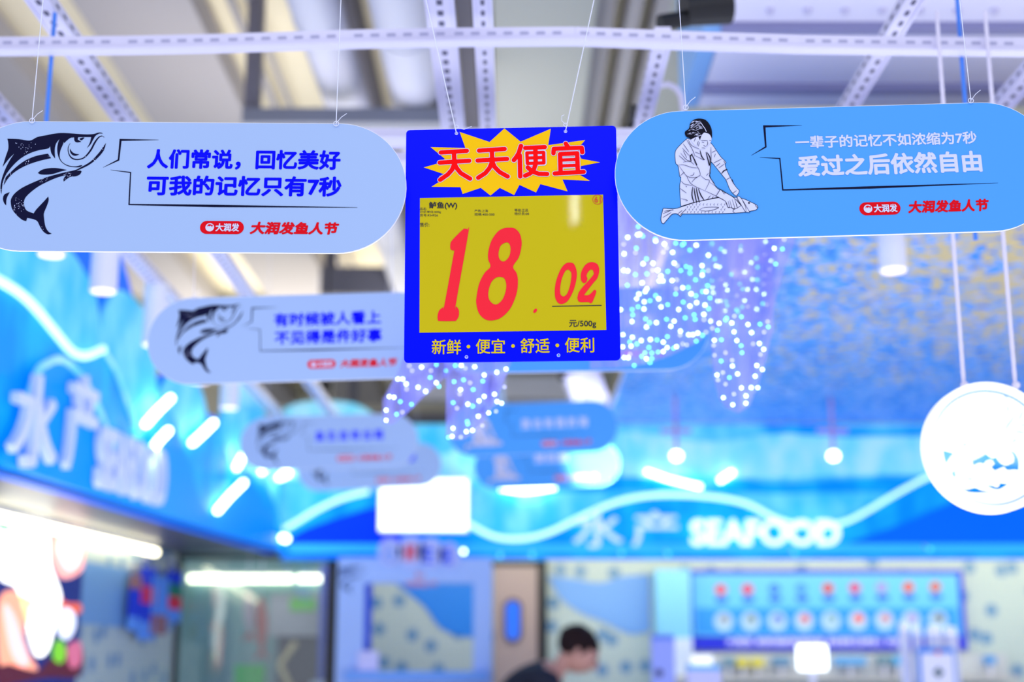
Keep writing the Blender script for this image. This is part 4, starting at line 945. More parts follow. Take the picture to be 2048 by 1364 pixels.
# food poster lightbox
po = thing('food_poster', 'glowing poster of seafood dishes at the near end of the side wall', 'poster', PLW.m)
a = PLW.loc(146, 1200).x; y1 = min(1.93, PLW.loc(60, 1038).y); y0 = 0.7; x0 = a-1.55
MB().box((x0, y0, 0.0), (a, y1, 0.04)).build('light_box', mat('poster_dark', (20, 30, 110), .4, emit=.35, ergb=(20, 45, 140)), po)
def pp(seq): return smooth_pts(PLW.pts([(p[0]/2.654, 850+p[1]/2.654) for p in seq]), True, 4)
pm = MB(); pmats = []
for i, (col, em, seq) in enumerate((
 ((90, 20, 40), .5, [(-60,1240),(140,1310),(220,1240),(380,1160),(380,1330),(200,1340),(0,1380),(-60,1380)]),
 ((235, 100, 70), .7, [(225,900),(260,880),(300,940),(380,950),(380,1000),(300,990),(250,960)]),
 ((255, 175, 165), .9, [(215,690),(250,600),(300,560),(390,570),(402,690),(390,770),(320,815),(260,800)]),
 ((255, 220, 225), 1.4, [(265,640),(320,585),(375,620),(372,720),(320,770),(280,720)]),
 ((255, 165, 130), .9, [(-60,930),(30,880),(90,960),(70,1160),(150,1300),(0,1270),(-60,1250)]),
 ((255, 255, 245), 2.2, [(-60,520),(60,505),(180,510),(206,570),(215,740),(262,860),(272,930),(245,1040),(205,1190),(150,1230),(110,1160),(80,1000),(30,860),(-60,800)]),
 ((255, 215, 140), 1.1, [(55,900),(120,930),(185,930),(130,1000),(95,1060),(70,960)]),
 ((255, 250, 235), 1.6, [(110,960),(180,940),(205,1000),(195,1130),(160,1215),(118,1190),(98,1080)]),
 ((255, 195, 190), 1.1, [(-40,960),(10,990),(60,1120),(100,1250),(60,1280),(0,1200)]),
 ((235, 240, 255), 1.1, [(250,1010),(300,970),(345,1010),(340,1090),(300,1140),(255,1100)]),
 ((120, 200, 40), .8, [(225,1190),(250,1140),(285,1160),(295,1220),(270,1265),(230,1245)]),
 ((20, 130, 100), .7, [(-60,490),(20,495),(48,520),(30,550),(-60,560)]),
 ((215, 110, 140), .6, [(300,1180),(370,1150),(375,1260),(320,1290)]),
)):
    pmats.append(mat('poster_ink_%d' % i, col, .4, emit=em)); pm.cur = i; pm.flat(pp(seq), 0.041+i*0.0008)
pm.build('printed_food', pmats, po)
# aprons on the side wall
def apron(px0, px1, py0, py1, cols, lab, nm='hanging_apron'):
    a = PLW.loc(px0, py0); c = PLW.loc(px1, py1)
    x0, x1 = min(a.x, c.x), max(a.x, c.x); y1 = a.y; y0 = c.y; wd = x1-x0
    t = thing(nm, lab, 'apron', PLW.m, 'aprons and cloths on the side wall')
    m = MB(); N = 14; k = len(cols)
    for j in range(12):
        m.cur = min(k-1, j*k//12)
        ya = y1-(y1-y0)*j/12; yb_ = y1-(y1-y0)*(j+1)/12
        for i in range(N):
            xa = x0+wd*i/N; xb = x0+wd*(i+1)/N
            za = 0.05+0.018*math.sin(i*1.5); zb = 0.05+0.018*math.sin((i+1)*1.5)
            m.add([(xa, ya, za), (xb, ya, zb), (xb, yb_, zb), (xa, yb_, za)], [(3, 2, 1, 0)])
    o = m.build('cloth', cols, t); sd = o.modifiers.new('s', 'SOLIDIFY'); sd.thickness = 0.004
    m = MB(); m.tube([((x0+x1)/2-wd*.3, y1, .05), ((x0+x1)/2, y1+.06, .03), ((x0+x1)/2+wd*.3, y1, .05)], 0.004, 6); m.build('neck_strap', cols[0], t)
    m = MB(); m.cyl(((x0+x1)/2, y1+.058, 0), ((x0+x1)/2, y1+.058, .05), 0.006, n=8); m.build('hook', M_plastic, t)
A_b = mat('apron_blue', (20, 60, 215), .8); A_lb = mat('apron_light_blue', (90, 150, 240), .8); A_r = mat('apron_red', (215, 50, 80), .8); A_g = mat('apron_green', (30, 130, 110), .8); A_br = mat('apron_brown', (150, 110, 120), .8); A_s = mat('cloth_sky', (100, 165, 250), .8)
apron(243, 262, 1150, 1262, [A_br, A_b, A_b, A_lb], 'dark blue apron hanging first in the row of cloths')
apron(264, 284, 1135, 1280, [A_b, A_r, A_b, A_lb], 'blue apron with a rose stripe hanging second in the row')
apron(286, 310, 1150, 1270, [A_lb, A_lb, A_br], 'pale blue cloth with a brown hem hanging third in the row')
apron(316, 338, 1140, 1245, [A_b, A_g, A_r, A_lb], 'cloth with green and red blocks hanging beside the black frame')
PWs = thing('wall_reflection', 'sky blue reflection painted as a sheet on the side wall behind the aprons', 'painted reflection', PLW.m)  # added sheet: blue reflected on the side wall, put into its colour
a = PLW.loc(152, 1120); c = PLW.loc(342, 1262); MB().box((a.x, c.y, 0), (c.x, a.y, 0.012)).build('sheet', mat('reflection_sky', (120, 170, 225), .3), PWs)

# glass room
YG = 8.32
g = thing('glass_partition', 'black framed glass partition in front of the preparation room', 'glass partition', at(348, 1300, YG).copy())
xa = at(349, 1250, YG).x; xb = at(663, 1250, YG).x
for x in (xa, xb): MB().box((x-0.026, YG-0.03, 0), (x+0.026, YG+0.03, ZS)).build('post', M_black, g, world=True)
MB().box((xa, YG-0.03, ZS-0.015), (xb, YG+0.03, ZS+0.01)).build('top_rail', M_black, g, world=True)
MB().box((xa, YG-0.03, 0), (xb, YG+0.03, 0.08)).build('bottom_rail', M_black, g, world=True)
MB().box((xa+0.026, YG-0.004, 0.08), (xb-0.026, YG+0.004, ZS-0.015)).build('pane', M_glass, g, world=True)
# machine with green display
YM = 9.45
a = at(540, 1272, YM); c = at(645, 1188, YM)
t = thing('weighing_machine', 'grey machine with a green display inside the glass room', 'machine', Vector((a.x, YM, 0)))
MB().box((a.x, YM-0.05, a.z), (c.x, YM+0.3, c.z)).build('body', mat('machine_grey', (170, 170, 180), .5), t, world=True)
q = at(580, 1222, YM-.05); r_ = at(632, 1196, YM-.05); MB().box((q.x, YM-0.06, q.z), (r_.x, YM-0.05, r_.z)).build('display', mat('display_green', (70, 150, 60), .4, emit=.35, ergb=(120, 190, 50)), t, world=True)
MB().box((a.x+0.05, YM, 0), (c.x-0.05, YM+0.25, a.z)).build('stand', mat('machine_dark', (50, 45, 60), .5), t, world=True)
q = at(560, 1330, YM-.06); r_ = at(592, 1285, YM-.06); MB().cyl(q, r_, 0.02, n=8).build('lever', mat('lever_cream', (220, 200, 150), .5), t, world=True)
MB().cyl((q.x, YM-.06, q.z), (q.x+0.1, YM-.06, q.z-.2), 0.02, n=8).build('lever', MATS['lever_cream'], t, world=True)
# hanging cured fish
M_cured = mat('cured_red', (205, 100, 90), .5); M_cured2 = mat('cured_pale', (215, 190, 200), .5)
for px_, y0, y1, lab in ((497, 1180, 1265, 'pale and red cured fish hanging first inside the glass room'), (522, 1195, 1300, 'long red cured fish hanging second inside the glass room')):
    a = at(px_, y0, 9.0); c = at(px_+2, y1, 9.0); t = thing('cured_fish', lab, 'cured fish', a, 'cured fish inside the glass room')
    N = 12; m = MB()
    m.tube([a+(c-a)*i/N for i in range(N+1)], [0.010+0.026*math.sin(PI*min(1, i/N*1.02))**0.8 for i in range(N+1)], 12); m.build('body', M_cured if px_ > 510 else M_cured2, t, True, world=True)
    m = MB(); m.add([c+Vector((0, 0, .02)), c+Vector((.05, 0, -.06)), c+Vector((0, 0.01, -.03)), c+Vector((-.05, 0, -.06))], [(0, 1, 2), (0, 2, 3)]); o = m.build('tail_fin', M_cured, t, world=True); o.modifiers.new('s', 'SOLIDIFY').thickness = 0.006
    MB().cyl(a, (a.x, 9.0, ZS+0.112), 0.004, n=6).build('string', M_cord, t, world=True)
# blue curtain inside
t = thing('strip_curtain', 'blue sheet hanging inside the glass room beside the machine', 'curtain', at(655, 1250, 9.2))
m = MB()
for i in range(12):
    xa_ = at(640+i*2.6, 1200, 9.2).x; xb_ = at(640+(i+1)*2.6, 1200, 9.2).x
    m.add([(xa_, 9.2+.02*math.sin(i*1.7), ZS+0.015), (xb_, 9.2+.02*math.sin((i+1)*1.7), ZS+0.015), (xb_, 9.2+.02*math.sin((i+1)*1.7), 1.24), (xa_, 9.2+.02*math.sin(i*1.7), 1.24)], [(0, 1, 2, 3)])
o = m.build('sheet', mat('sheet_blue', (10, 80, 220), .5), t, world=True); o.modifiers.new('s', 'SOLIDIFY').thickness = 0.006
# worktable + green basket + white bowl
t = thing('work_table', 'steel worktable inside the glass room', 'table', Vector((-1.5, 9, 0)))
xa2 = at(400, 1364, 8.9).x; xb2 = at(668, 1364, 8.9).x
MB().box((xa2, 8.6, 1.16), (xb2, 9.3, 1.2)).build('table_top', mat('steel_dull', (90, 100, 120), .4, .4), t, world=True)
for x in (xa2+.03, xb2-.03):
    for y in (8.64, 9.26): MB().box((x-.02, y-.02, 0), (x+.02, y+.02, 1.16)).build('leg', MATS['steel_dull'], t, world=True)
c = at(500, 1350, 8.8); t = thing('green_basket', 'bright green basket on the worktable in the glass room', 'basket', Vector((c.x, 8.8, 1.2)))
m = MB(); m.prism(rrect(c.x-.075, 8.72, c.x+.075, 8.88, .02), 1.2, 1.21); top = rrect(c.x-.08, 8.71, c.x+.08, 8.89, .02); inn = rrect(c.x-.07, 8.72, c.x+.07, 8.88, .02)
m.prism(top, 1.2, c.z+.06, [inn]); m.build('tub', mat('basket_green', (40, 205, 60), .5), t)
t.matrix_world = Matrix.Identity(4)
for ch in t.children: ch.matrix_world = Matrix.Identity(4)
c = at(647, 1362, 8.75); t = thing('white_bowl', 'white rounded bowl at the corner of the worktable', 'bowl', Vector((c.x, 8.75, 1.2)))
m = MB(); prof = [(0.03, 0), (0.06, 0.03), (0.075, 0.08), (0.08, 0.13), (0.074, 0.13), (0.07, 0.08), (0.05, 0.035), (0.0, 0.03)]
nn2 = 20; vs = []; fs = []
for (r_, h) in prof:
    for i in range(nn2): vs.append((r_*math.cos(2*PI*i/nn2), r_*math.sin(2*PI*i/nn2), h))
for j in range(len(prof)-1):
    for i in range(nn2): fs.append((j*nn2+i, j*nn2+(i+1) % nn2, (j+1)*nn2+(i+1) % nn2, (j+1)*nn2+i))
fs.append(tuple(range(nn2-1, -1, -1))); m.add(vs, fs); m.build('shell', M_plastic, t, True)

# white festival booth
YK = 7.98
PK = Plane(Vector((at(830, 1250, YK).x, YK, 0))); sK = 1/ppm(YK, 1.5)
k = thing('festival_booth', 'white and blue photo booth frame with cut-out heading beside the steel door', 'booth', PK.m)
M_booth = mat('booth_blue', (165, 195, 255), .5)
o0 = PK.loc(677, 1116); o1 = PK.loc(984, 1116); i0 = PK.loc(729, 1166); i1 = PK.loc(946, 1345)
MB().prism([Vector((o0.x, 0)), Vector((o1.x, 0)), Vector((o1.x, o0.y)), Vector((o0.x, o0.y))], -0.06, 0, [[Vector((i0.x, i1.y)), Vector((i1.x, i1.y)), Vector((i1.x, i0.y)), Vector((i0.x, i0.y))]]).build('frame', M_booth, k)
MB().box((i0.x, i1.y, -0.12), (i0.x+12*sK, i0.y, -0.061)).build('inner_jamb', mat('jamb_blue', (10, 70, 225), .5), k)
MB().box((o0.x+20*sK, PK.loc(0, 1350).y-0.03, 0.001), (o1.x-8*sK, PK.loc(0, 1350).y+0.02, 0.06)).build('sill', mat('sill_blue', (110, 165, 250), .5), k)
m = MB()
for x, y, r in ((780, 1104, 24), (822, 1104, 28), (862, 1106, 26), (898, 1110, 22)):
    c = PK.loc(x, y); m.prism(circle(c.x, c.y, r*sK, 24, r*1.15*sK), 0.002, 0.02)
hd = m.build('heading_cloud', mat('cloud_lilac', (185, 195, 255), .5), k)
for body, x, y, mm in (('心', 779, 1106, mat('heading_pale_blue', (110, 160, 250), .5)), ('鲜', 821, 1106, mat('heading_red', (225, 70, 95), .5)), ('生', 857, 1109, mat('heading_blue', (20, 80, 250), .5)), ('活', 894, 1112, MATS['heading_blue'])):
    c = PK.loc(x, y); m = MB(); text(m, body, c.x, c.y, 25*sK, 36*sK, 0.022, 0.03); m.build('heading_letter', mm, hd)
m = MB(); c = PK.loc(841, 1150); text(m, '鱼人', c.x, c.y, 20*sK, 12*sK, 0.003, 0.03); c = PK.loc(841, 1168); text(m, '大润发鱼人节', c.x, c.y, 66*sK, 12*sK, 0.003, 0.03); m.build('subtitle', mat('subtitle_red', (225, 130, 150), .5), k)
m = MB(); cc = PK.loc(705, 1160); s_ = 0.62*1.0
for poly in FISH:
    q = fishpx(poly); m.flat([Vector((cc.x+(p.x-(fishpx([(640,700)])[0]).x)*0.95, cc.y+(p.y-(fishpx([(640,700)])[0]).y)*0.95)) for p in q], 0.003)
m.build('fish_print', mat('booth_ink', (60, 90, 150), .6), k)
MB().box(tuple(PK.loc(716, 1364))+(0.0,), tuple(PK.loc(758, 1302))+(0.03,)).build('notice_plate', mat('notice_white', (205, 205, 255), .5), k)
# kick legs
# steel swing door
YD = YB-0.02
dl = at(988, 1200, YD).x; dr = at(1082, 1200, YD).x; dz = at(1030, 1124, YD).z
d = bpy.data.objects.new('door_1', None); COL.objects.link(d); d['kind'] = 'structure'; d.location = (dl, YD, 0); ROOTM[d.name] = Matrix.Translation((dl, YD, 0))
MB().box((dl, YD-0.06, 0), (dr-0.02, YD-0.01, dz-0.03)).build('leaf', mat('door_taupe', (182, 160, 156), .4), d, world=True)
MB().box((dr-0.022, YD-0.07, 0), (dr+0.035, YD+0.02, dz)).build('frame', M_black, d, world=True)
MB().box((dl-0.02, YD-0.07, dz-0.03), (dr+0.035, YD+0.02, dz)).build('frame', M_black, d, world=True)
PD = Plane(Vector((dl, YD-0.06, 0))); c = PD.loc(1026, 1241); s_ = 1/ppm(YD, 1.6)
def pill(hw, hh): return [p+c for p in rrect(-hw, -hh, hw, hh, hw*0.98, 8)]
ww = MB(); ww.prism(pill(19*s_, 44*s_), 0, 0.015, [pill(14*s_, 38*s_)]); ww.v = [PD.m @ v_ for v_ in ww.v]; ww.build('window_rim', mat('rim_dark', (95, 80, 95), .4), d, world=True)
ww = MB(); ww.prism(pill(14*s_, 38*s_), 0, 0.006); ww.v = [PD.m @ v_ for v_ in ww.v]; ww.build('window_pane', mat('pane_blue', (30, 110, 250), .15, emit=.25, ergb=(60, 130, 255)), d, world=True)
# blue fascia light reflected in the tile, painted as flat patches
mu = thing('tile_reflection', 'blue light reflection painted on the tiled wall beside the steel door', 'reflection_patch', Vector((0, YB-0.004, 0)))
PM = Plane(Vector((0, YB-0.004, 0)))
q = MB(); q.prism(smooth_sharp(PM.pts([(1095,1152),(1150,1158),(1200,1166),(1250,1152),(1300,1150),(1300,1262),(1260,1268),(1210,1245),(1160,1225),(1120,1195)]), 4, 60), -0.004, 0.004); q.v = [PM.m @ v_ for v_ in q.v]; q.build('painted_reflection', mat('reflection_blue', (125, 178, 250), .5), mu, world=True)
mu2 = thing('tile_reflection', 'bright blue reflection painted on the tiled wall seen through the booth', 'reflection_patch', Vector((0, YB-0.004, 0)))
q = MB(); q.prism(smooth_sharp(PM.pts([(770,1150),(960,1150),(960,1275),(920,1272),(880,1255),(850,1215),(820,1190)]), 4, 60), -0.004, 0.004); q.v = [PM.m @ v_ for v_ in q.v]; q.build('painted_reflection', mat('reflection_bright', (30, 140, 250), .4), mu2, world=True)

# lightbox under the far signs
YL = 8.02; a = at(756, 1064, YL); c = at(938, 956, YL)
t = thing('white_lightbox', 'glowing blank white rectangular lightbox on the facing fascia', 'lightbox', Vector((a.x, YL, a.z)))
MB().rbox((0, 0, -0.06), (c.x-a.x, c.z-a.z, 0), 0.012).build('box_frame', M_plastic, t).rotation_euler = (PI/2, 0, 0)
MB().box((0.01, 0.0, 0.01), (c.x-a.x-.01, 0.012, c.z-a.z-.01), Matrix.Translation((0, -0.010, 0))).build('lit_face', M_screen, t)
MB().cyl(((c.x-a.x)/2, 0.05, (c.z-a.z)/2), ((c.x-a.x)/2, 0.105, (c.z-a.z)/2), 0.03, n=10).build('wall_arm', M_plastic, t)

# pale blue column, menu board and ledge on the back wall
a = at(1312, 1300, 8.85); c = at(1378, 1140, 8.85)
t = thing('slim_cabinet', 'slim pale blue cabinet standing between the painted reflection and the menu board', 'cabinet', Vector((a.x, 8.85, 0)))
MB().box((a.x, 8.8, 0), (c.x, 8.98, c.z)).build('body', mat('cabinet_cyan', (130, 205, 245), .4), t, world=True)
MB().box((a.x, 8.78, 0), (c.x, 8.8, a.z+.07)).build('lower_door', mat('cabinet_white', (220, 232, 255), .4), t, world=True)
PMn = Plane(Vector((at(1385, 1220, 8.94).x, 8.94, 0))); sM = 1/ppm(8.94, 1.7)
mn = thing('menu_board', 'wide blue menu board with two rows of seafood pictures on the tiled wall', 'menu board', PMn.m)
M_mf = mat('menu_frame', (15, 35, 225), .4)
def mq(x0, y0, x1, y1): a = PMn.loc(x0, y1); c = PMn.loc(x1, y0); return a.x, a.y, c.x, c.y
x0, y0, x1, y1 = mq(1382, 1140, 1924, 1300)
MB().box((x0, y0, -0.05), (x1, y1, 0)).build('frame', M_mf, mn)
x0, y0, x1, y1 = mq(1388, 1149, 1914, 1272); MB().box((x0, y0, 0), (x1, y1, 0.004)).build('upper_print', mat('menu_sky', (105, 200, 248), .4), mn)
x0, y0, x1, y1 = mq(1392, 1216, 1912, 1268); MB().box((x0, y0, 0.004), (x1, y1, 0.006)).build('lower_print', mat('menu_azure', (40, 155, 250), .4), mn)
fc = [(230, 90, 120), (225, 70, 120), (60, 130, 235), (70, 150, 240), (215, 80, 90), (215, 80, 140), (165, 150, 240), (225, 100, 90), (215, 110, 100)]
fc2 = [(150, 150, 175), (120, 140, 160), (90, 120, 225), (225, 90, 120), (130, 175, 200), (250, 60, 60), (215, 130, 160), (170, 140, 220), (95, 90, 120)]
for i in range(9):
    x = 1441+i*53.6
    c = PMn.loc(x, 1183-i*0.7); m = MB(); m.flat(smooth_pts([c+Vector(p)*sM for p in ((-12,4),(-4,14),(8,12),(13,2),(4,-6),(-6,-6))], True, 4), 0.006)
    m.cur = 1; c = PMn.loc(x+2, 1200-i*0.7); m.flat(circle(c.x, c.y, 14*sM, 16, 7*sM), 0.0055)
    m.build('dish_picture', [mat('dish_%d' % i, fc[i], .5), mat('dish_shadow_blue', (40, 110, 230), .5)], mn)
    c = PMn.loc(x+6, 1243-i*0.3); m = MB(); m.flat(circle(c.x, c.y, 19*sM, 20), 0.0075); m.cur = 1
    c = PMn.loc(x+7, 1239-i*0.3); m.flat(smooth_pts([c+Vector(p)*sM for p in ((-10,0),(-3,9),(7,7),(10,-3),(0,-8))], True, 4), 0.009)
    m.build('dish_picture', [mat('plate_white', (190, 225, 255), .5), mat('seafood_%d' % i, fc2[i], .5)], mn)
m = MB()
for body, xa_, xb_ in (('大润发', 1452, 1505), ('新鲜海鲜现捞现做', 1512, 1648), ('美味看得见选得放心', 1655, 1765), ('欢迎', 1772, 1800)):
    a = PMn.loc(xa_, 1293); c = PMn.loc(xb_, 1274); text(m, body, (a.x+c.x)/2, (a.y+c.y)/2, c.x-a.x, (c.y-a.y)*.85, 0.004, .04)
m.build('footer_lettering', mat('footer_lilac', (205, 205, 255), .5, emit=.25), mn)
# ledge with things
a = at(1320, 1352, 8.9); c = at(2020, 1352, 8.9)
t = thing('wall_ledge', 'pale ledge running along the tiled wall below the menu board', 'ledge', Vector((a.x, 8.9, a.z)))
MB().box((a.x, 8.72, a.z-0.03), (c.x, 8.99, a.z)).build('shelf', mat('ledge_cream', (215, 210, 205), .5), t, world=True)
MB().box((a.x, 8.93, a.z), (c.x, 8.99, at(0, 1306, 8.93).z)).build('backboard', mat('ledge_grey', (205, 208, 215), .5), t, world=True)
lz = a.z
for (x0_, x1_, y0_, y1_, col, cat_, nm, lab) in ((1448, 1470, 1316, 1332, (110, 150, 175), 'label', 'price_label', 'grey blue label on the ledge before the yellow pair'), (1474, 1496, 1318, 1333, (230, 215, 40), 'label', 'price_label', 'yellow label on the ledge, first of the yellow pair'), (1505, 1527, 1318, 1333, (232, 218, 40), 'label', 'price_label', 'yellow label on the ledge, second of the yellow pair'), (1546, 1580, 1315, 1330, (90, 145, 190), 'label', 'price_label', 'long blue grey label on the ledge just before the white tablet'), (1670, 1732, 1314, 1330, (100, 175, 240), 'label', 'price_label', 'wide bright blue label on the ledge after the white tablet'), (1756, 1782, 1312, 1328, (110, 150, 170), 'label', 'price_label', 'dull teal label on the ledge close to the card holder'), (1788, 1806, 1312, 1330, (90, 190, 250), 'label', 'price_label', 'small cyan label on the ledge touching the card holder'), (1972, 1990, 1312, 1328, (80, 160, 235), 'label', 'price_label', 'blue label at the far end of the ledge')):
    a = at(x0_, y1_, 8.88); c = at(x1_, y0_, 8.88); t = thing(nm, lab, cat_, Vector((a.x, 8.88, lz)), 'labels on the ledge')
    MB().box((a.x, 8.87, a.z), (c.x, 8.93, c.z)).build('card', mat('label_%d' % x0_, col, .5), t, world=True)
    MB().box(((a.x+c.x)/2-.008, 8.88, lz), ((a.x+c.x)/2+.008, 8.92, a.z)).build('clip', M_plastic, t, world=True)

# service counter with tablet, card holder, scale
t = thing('service_counter', 'white service counter in front of the tiled wall', 'counter', Vector((0.9, 7.4, 0)))
MB().box((0.66, 7.1, 0.08), (3.4, 7.55, 0.9)).build('body', M_plastic, t, world=True)
MB().box((0.63, 7.05, 0.9), (3.43, 7.6, 0.94)).build('counter_top', mat('counter_steel', (190, 195, 210), .3, .5), t, world=True)
MB().box((0.70, 7.15, 0), (3.36, 7.5, 0.08)).build('plinth', M_black, t, world=True)
def stand(px0, px1, py0, py1, Y, face, nm, lab, cat, rr=.012):
    a = at(px0, py1, Y); c = at(px1, py0, Y); t = thing(nm, lab, cat, Vector(((a.x+c.x)/2, Y, 0.94)))
    m = MB(); m.prism(rrect(a.x, a.z, c.x, c.z, rr), -0.008, 0.008); m.v = [Vector((v_.x, Y-v_.z, v_.y)) for v_ in m.v]; m.build('display', face, t, world=True)
    MB().cyl(((a.x+c.x)/2, Y+.01, 0.95), ((a.x+c.x)/2, Y+.01, a.z+.02), 0.016, n=12).build('pole', M_plastic, t, world=True)
    MB().cyl(((a.x+c.x)/2, Y+.01, 0.94), ((a.x+c.x)/2, Y+.01, 0.955), 0.075, n=24).build('base', M_plastic, t, world=True)
    return t, a, c
stand(1596, 1653, 1290, 1341, 7.3, M_screen, 'tablet_stand', 'glowing white square tablet on a pole below the menu board', 'tablet')
t, a, c = stand(1840, 1908, 1296, 1385, 7.25, mat('card_blue', (25, 140, 240), .4), 'card_holder', 'blue edged upright card with a dark diamond on a pole', 'card holder')
MB().box((a.x+.012, 7.232, a.z), (c.x-.012, 7.240, c.z-.025)).build('white_sheet', M_plastic, t, world=True)
m = MB(); q = at(1877, 1345, 7.23); dd = 11/ppm(7.23, 1.4); m.add([(q.x-dd, 7.229, q.z), (q.x, 7.229, q.z-dd), (q.x+dd, 7.229, q.z), (q.x, 7.229, q.z+dd)], [(0, 1, 2, 3)]); m.build('diamond_mark', mat('diamond_teal', (30, 80, 95), .5), t, world=True)
m = MB(); q = at(1876, 1305, 7.23); m.sphere(q, 0.011, 10, 8); m.build('red_knob', mat('knob_red', (245, 60, 80), .4), t, world=True)
t, a, c = stand(1304, 1348, 1268, 1385, 7.3, mat('card_lilac', (150, 165, 245), .4), 'card_holder', 'lilac upright card with dark round mark near the bending person', 'card holder')
MB().box((a.x, 7.282, c.z-.025), (c.x, 7.291, c.z-.012)).build('blue_stripe', mat('stripe_blue', (30, 120, 235), .4), t, world=True)
m = MB(); q = at(1318, 1346, 7.285); m.sphere(q, 0.02, 12, 8, (1, .2, 1)); m.build('round_mark', mat('mark_dark', (60, 70, 120), .5), t, world=True)
a = at(1305, 1258, 7.35); c = at(1342, 1244, 7.35)
# label printing scale
a = at(1378, 1390, 7.25); c = at(1444, 1325, 7.25)
t = thing('label_scale', 'white label scale with cyan corners on the counter beside the tablet', 'scale', Vector(((a.x+c.x)/2, 7.25, 0.94)))
MB().box((a.x, 7.17, 0.94), (c.x, 7.40, 1.12)).build('scale_body', M_plastic, t, world=True)
MB().cyl(((a.x+c.x)/2, 7.33, 1.12), ((a.x+c.x)/2, 7.33, a.z+.03), 0.022, n=12).build('pole', M_plastic, t, world=True)
MB().box((a.x, 7.30, a.z), (c.x, 7.36, c.z-.01)).build('display_head', mat('scale_lilac', (205, 205, 250), .4), t, world=True)
q = at(1385, 1330, 7.28); r_ = at(1425, 1310, 7.28); MB().box((q.x, 7.29, q.z), (r_.x, 7.36, r_.z)).build('cap', mat('cap_white', (255, 255, 255), .4, emit=.5), t, world=True)
MB().box((a.x, 7.295, c.z-.035), (c.x, 7.30, c.z-.012)).build('cyan_stripe', mat('stripe_cyan', (60, 180, 245), .4), t, world=True)
# white cups of utensils near the card holder
for px0_, px1_, py0_, lab in ((1796, 1818, 1244, 'first white bottle standing behind the card holder'), (1824, 1842, 1252, 'slim white bottle standing behind the card holder'), (1850, 1884, 1252, 'widest white box-like bottle behind the card holder'), (1886, 1914, 1254, 'tilted white bottle at the end behind the card holder')):
    Y = 7.45; a = at(px0_, py0_, Y); c = at(px1_, py0_, Y); x = (a.x+c.x)/2; r_ = (c.x-a.x)/2
    t = thing('dispenser_bottle', lab, 'bottle', Vector((x, Y, 1.30)), 'white bottles behind the card holder')
    MB().cyl((x, Y, 1.30), (x, Y, a.z-.04), r_, n=18).build('bottle_body', M_plastic, t, True, world=True)
    MB().cyl((x, Y, a.z-.04), (x, Y, a.z), r_*.9, r_*.75, 18).build('cap', mat('cap_hot', (250, 250, 255), .4, emit=.25), t, True, world=True)
xa_ = at(1788, 1250, 7.45).x; xb_ = at(1922, 1250, 7.45).x
t = thing('counter_rack', 'pale small rack on the counter holding white bottles', 'rack', Vector((xa_, 7.45, .94)))
MB().box((xa_, 7.39, 1.285), (xb_, 7.51, 1.30)).build('shelf', M_plastic, t, world=True)
for x in (xa_+.01, xb_-.01):
    for y in (7.40, 7.50): MB().box((x-.006, y-.006, .94), (x+.006, y+.006, 1.29)).build('leg', M_plastic, t, world=True)

# ------------------------------------------------------------------ the person leaning over the counter
def skin_mesh(name, verts, edges, radii, m, parent, sub=2, root=0):
    me = bpy.data.meshes.new(name); me.from_pydata([tuple(v_) for v_ in verts], edges, []); me.update()
    o = bpy.data.objects.new(name, me); COL.objects.link(o)
    md = o.modifiers.new('skin', 'SKIN'); md.use_smooth_shade = True; md.branch_smoothing = 0.4
    sv = me.skin_vertices[0].data
    for i, r_ in enumerate(radii):
        sv[i].radius = r_ if isinstance(r_, tuple) else (r_, r_); sv[i].use_root = (i == root)
    s2 = o.modifiers.new('sub', 'SUBSURF'); s2.levels = sub; s2.render_levels = sub
    bpy.context.view_layer.update()
    nm = bpy.data.meshes.new_from_object(o.evaluated_get(bpy.context.evaluated_depsgraph_get()))
    bpy.data.objects.remove(o); nm.name = name
    nm.materials.clear(); nm.materials.append(m)
    nm.polygons.foreach_set('use_smooth', [True]*len(nm.polygons))
    o = bpy.data.objects.new(name, nm); COL.objects.link(o)
    if parent is not None: o.parent = parent
    return o
YP = 7.6
hx = at(1158, 1300, YP)                     # middle of the head
neck = at(1118, 1330, YP); upper = at(1090, 1326, YP)
base = Vector((upper.x-0.25, YP, 0))
per = thing('person', 'person in a dark navy shirt bending forward with head bowed beside the steel door', 'person', base)
L = lambda v_: Vector(v_) - base
M_skin = mat('skin_tone', (205, 150, 135), .55); M_shirt = mat('shirt_navy', (12, 18, 42), .8); M_hair = mat('hair_brown', (34, 18, 20), .8, spec=.2); M_trou = mat('trousers_dark', (30, 32, 45), .8)
pel = Vector((base.x+0.02, YP, 0.95)); sp1 = Vector((base.x+0.06, YP, 1.12)); sp2 = Vector((base.x+0.15, YP, 1.29)); chest = Vector((upper.x-0.015, YP, upper.z-0.075)); nk = Vector((neck.x, YP, neck.z-0.005)); nk2 = nk+(hx-nk)*0.5
hd0 = hx+Vector((-0.01, 0, 0.02)); jaw = hx+Vector((0.045, 0, -0.065))
shl = chest+Vector((0.02, -0.17, -0.01)); shr = chest+Vector((0.02, 0.17, -0.01))
ell = shl+Vector((0.10, -0.05, -0.27)); elr = shr+Vector((0.10, 0.05, -0.27)); hal = ell+Vector((0.15, 0.05, -0.13)); har = elr+Vector((0.15, -0.05, -0.13))
hil = pel+Vector((0, -0.09, -0.03)); hir = pel+Vector((0, 0.09, -0.03)); knl = Vector((pel.x+.03, YP-.10, .50)); knr = Vector((pel.x+.03, YP+.10, .50)); anl = Vector((pel.x-.02, YP-.10, .08)); anr = Vector((pel.x-.02, YP+.10, .08)); tol = anl+Vector((.15, 0, -.045)); tor = anr+Vector((.15, 0, -.045))
V = [pel, sp1, sp2, chest, nk, nk2, hd0, jaw, shl, ell, hal, shr, elr, har, hil, knl, anl, tol, hir, knr, anr, tor]
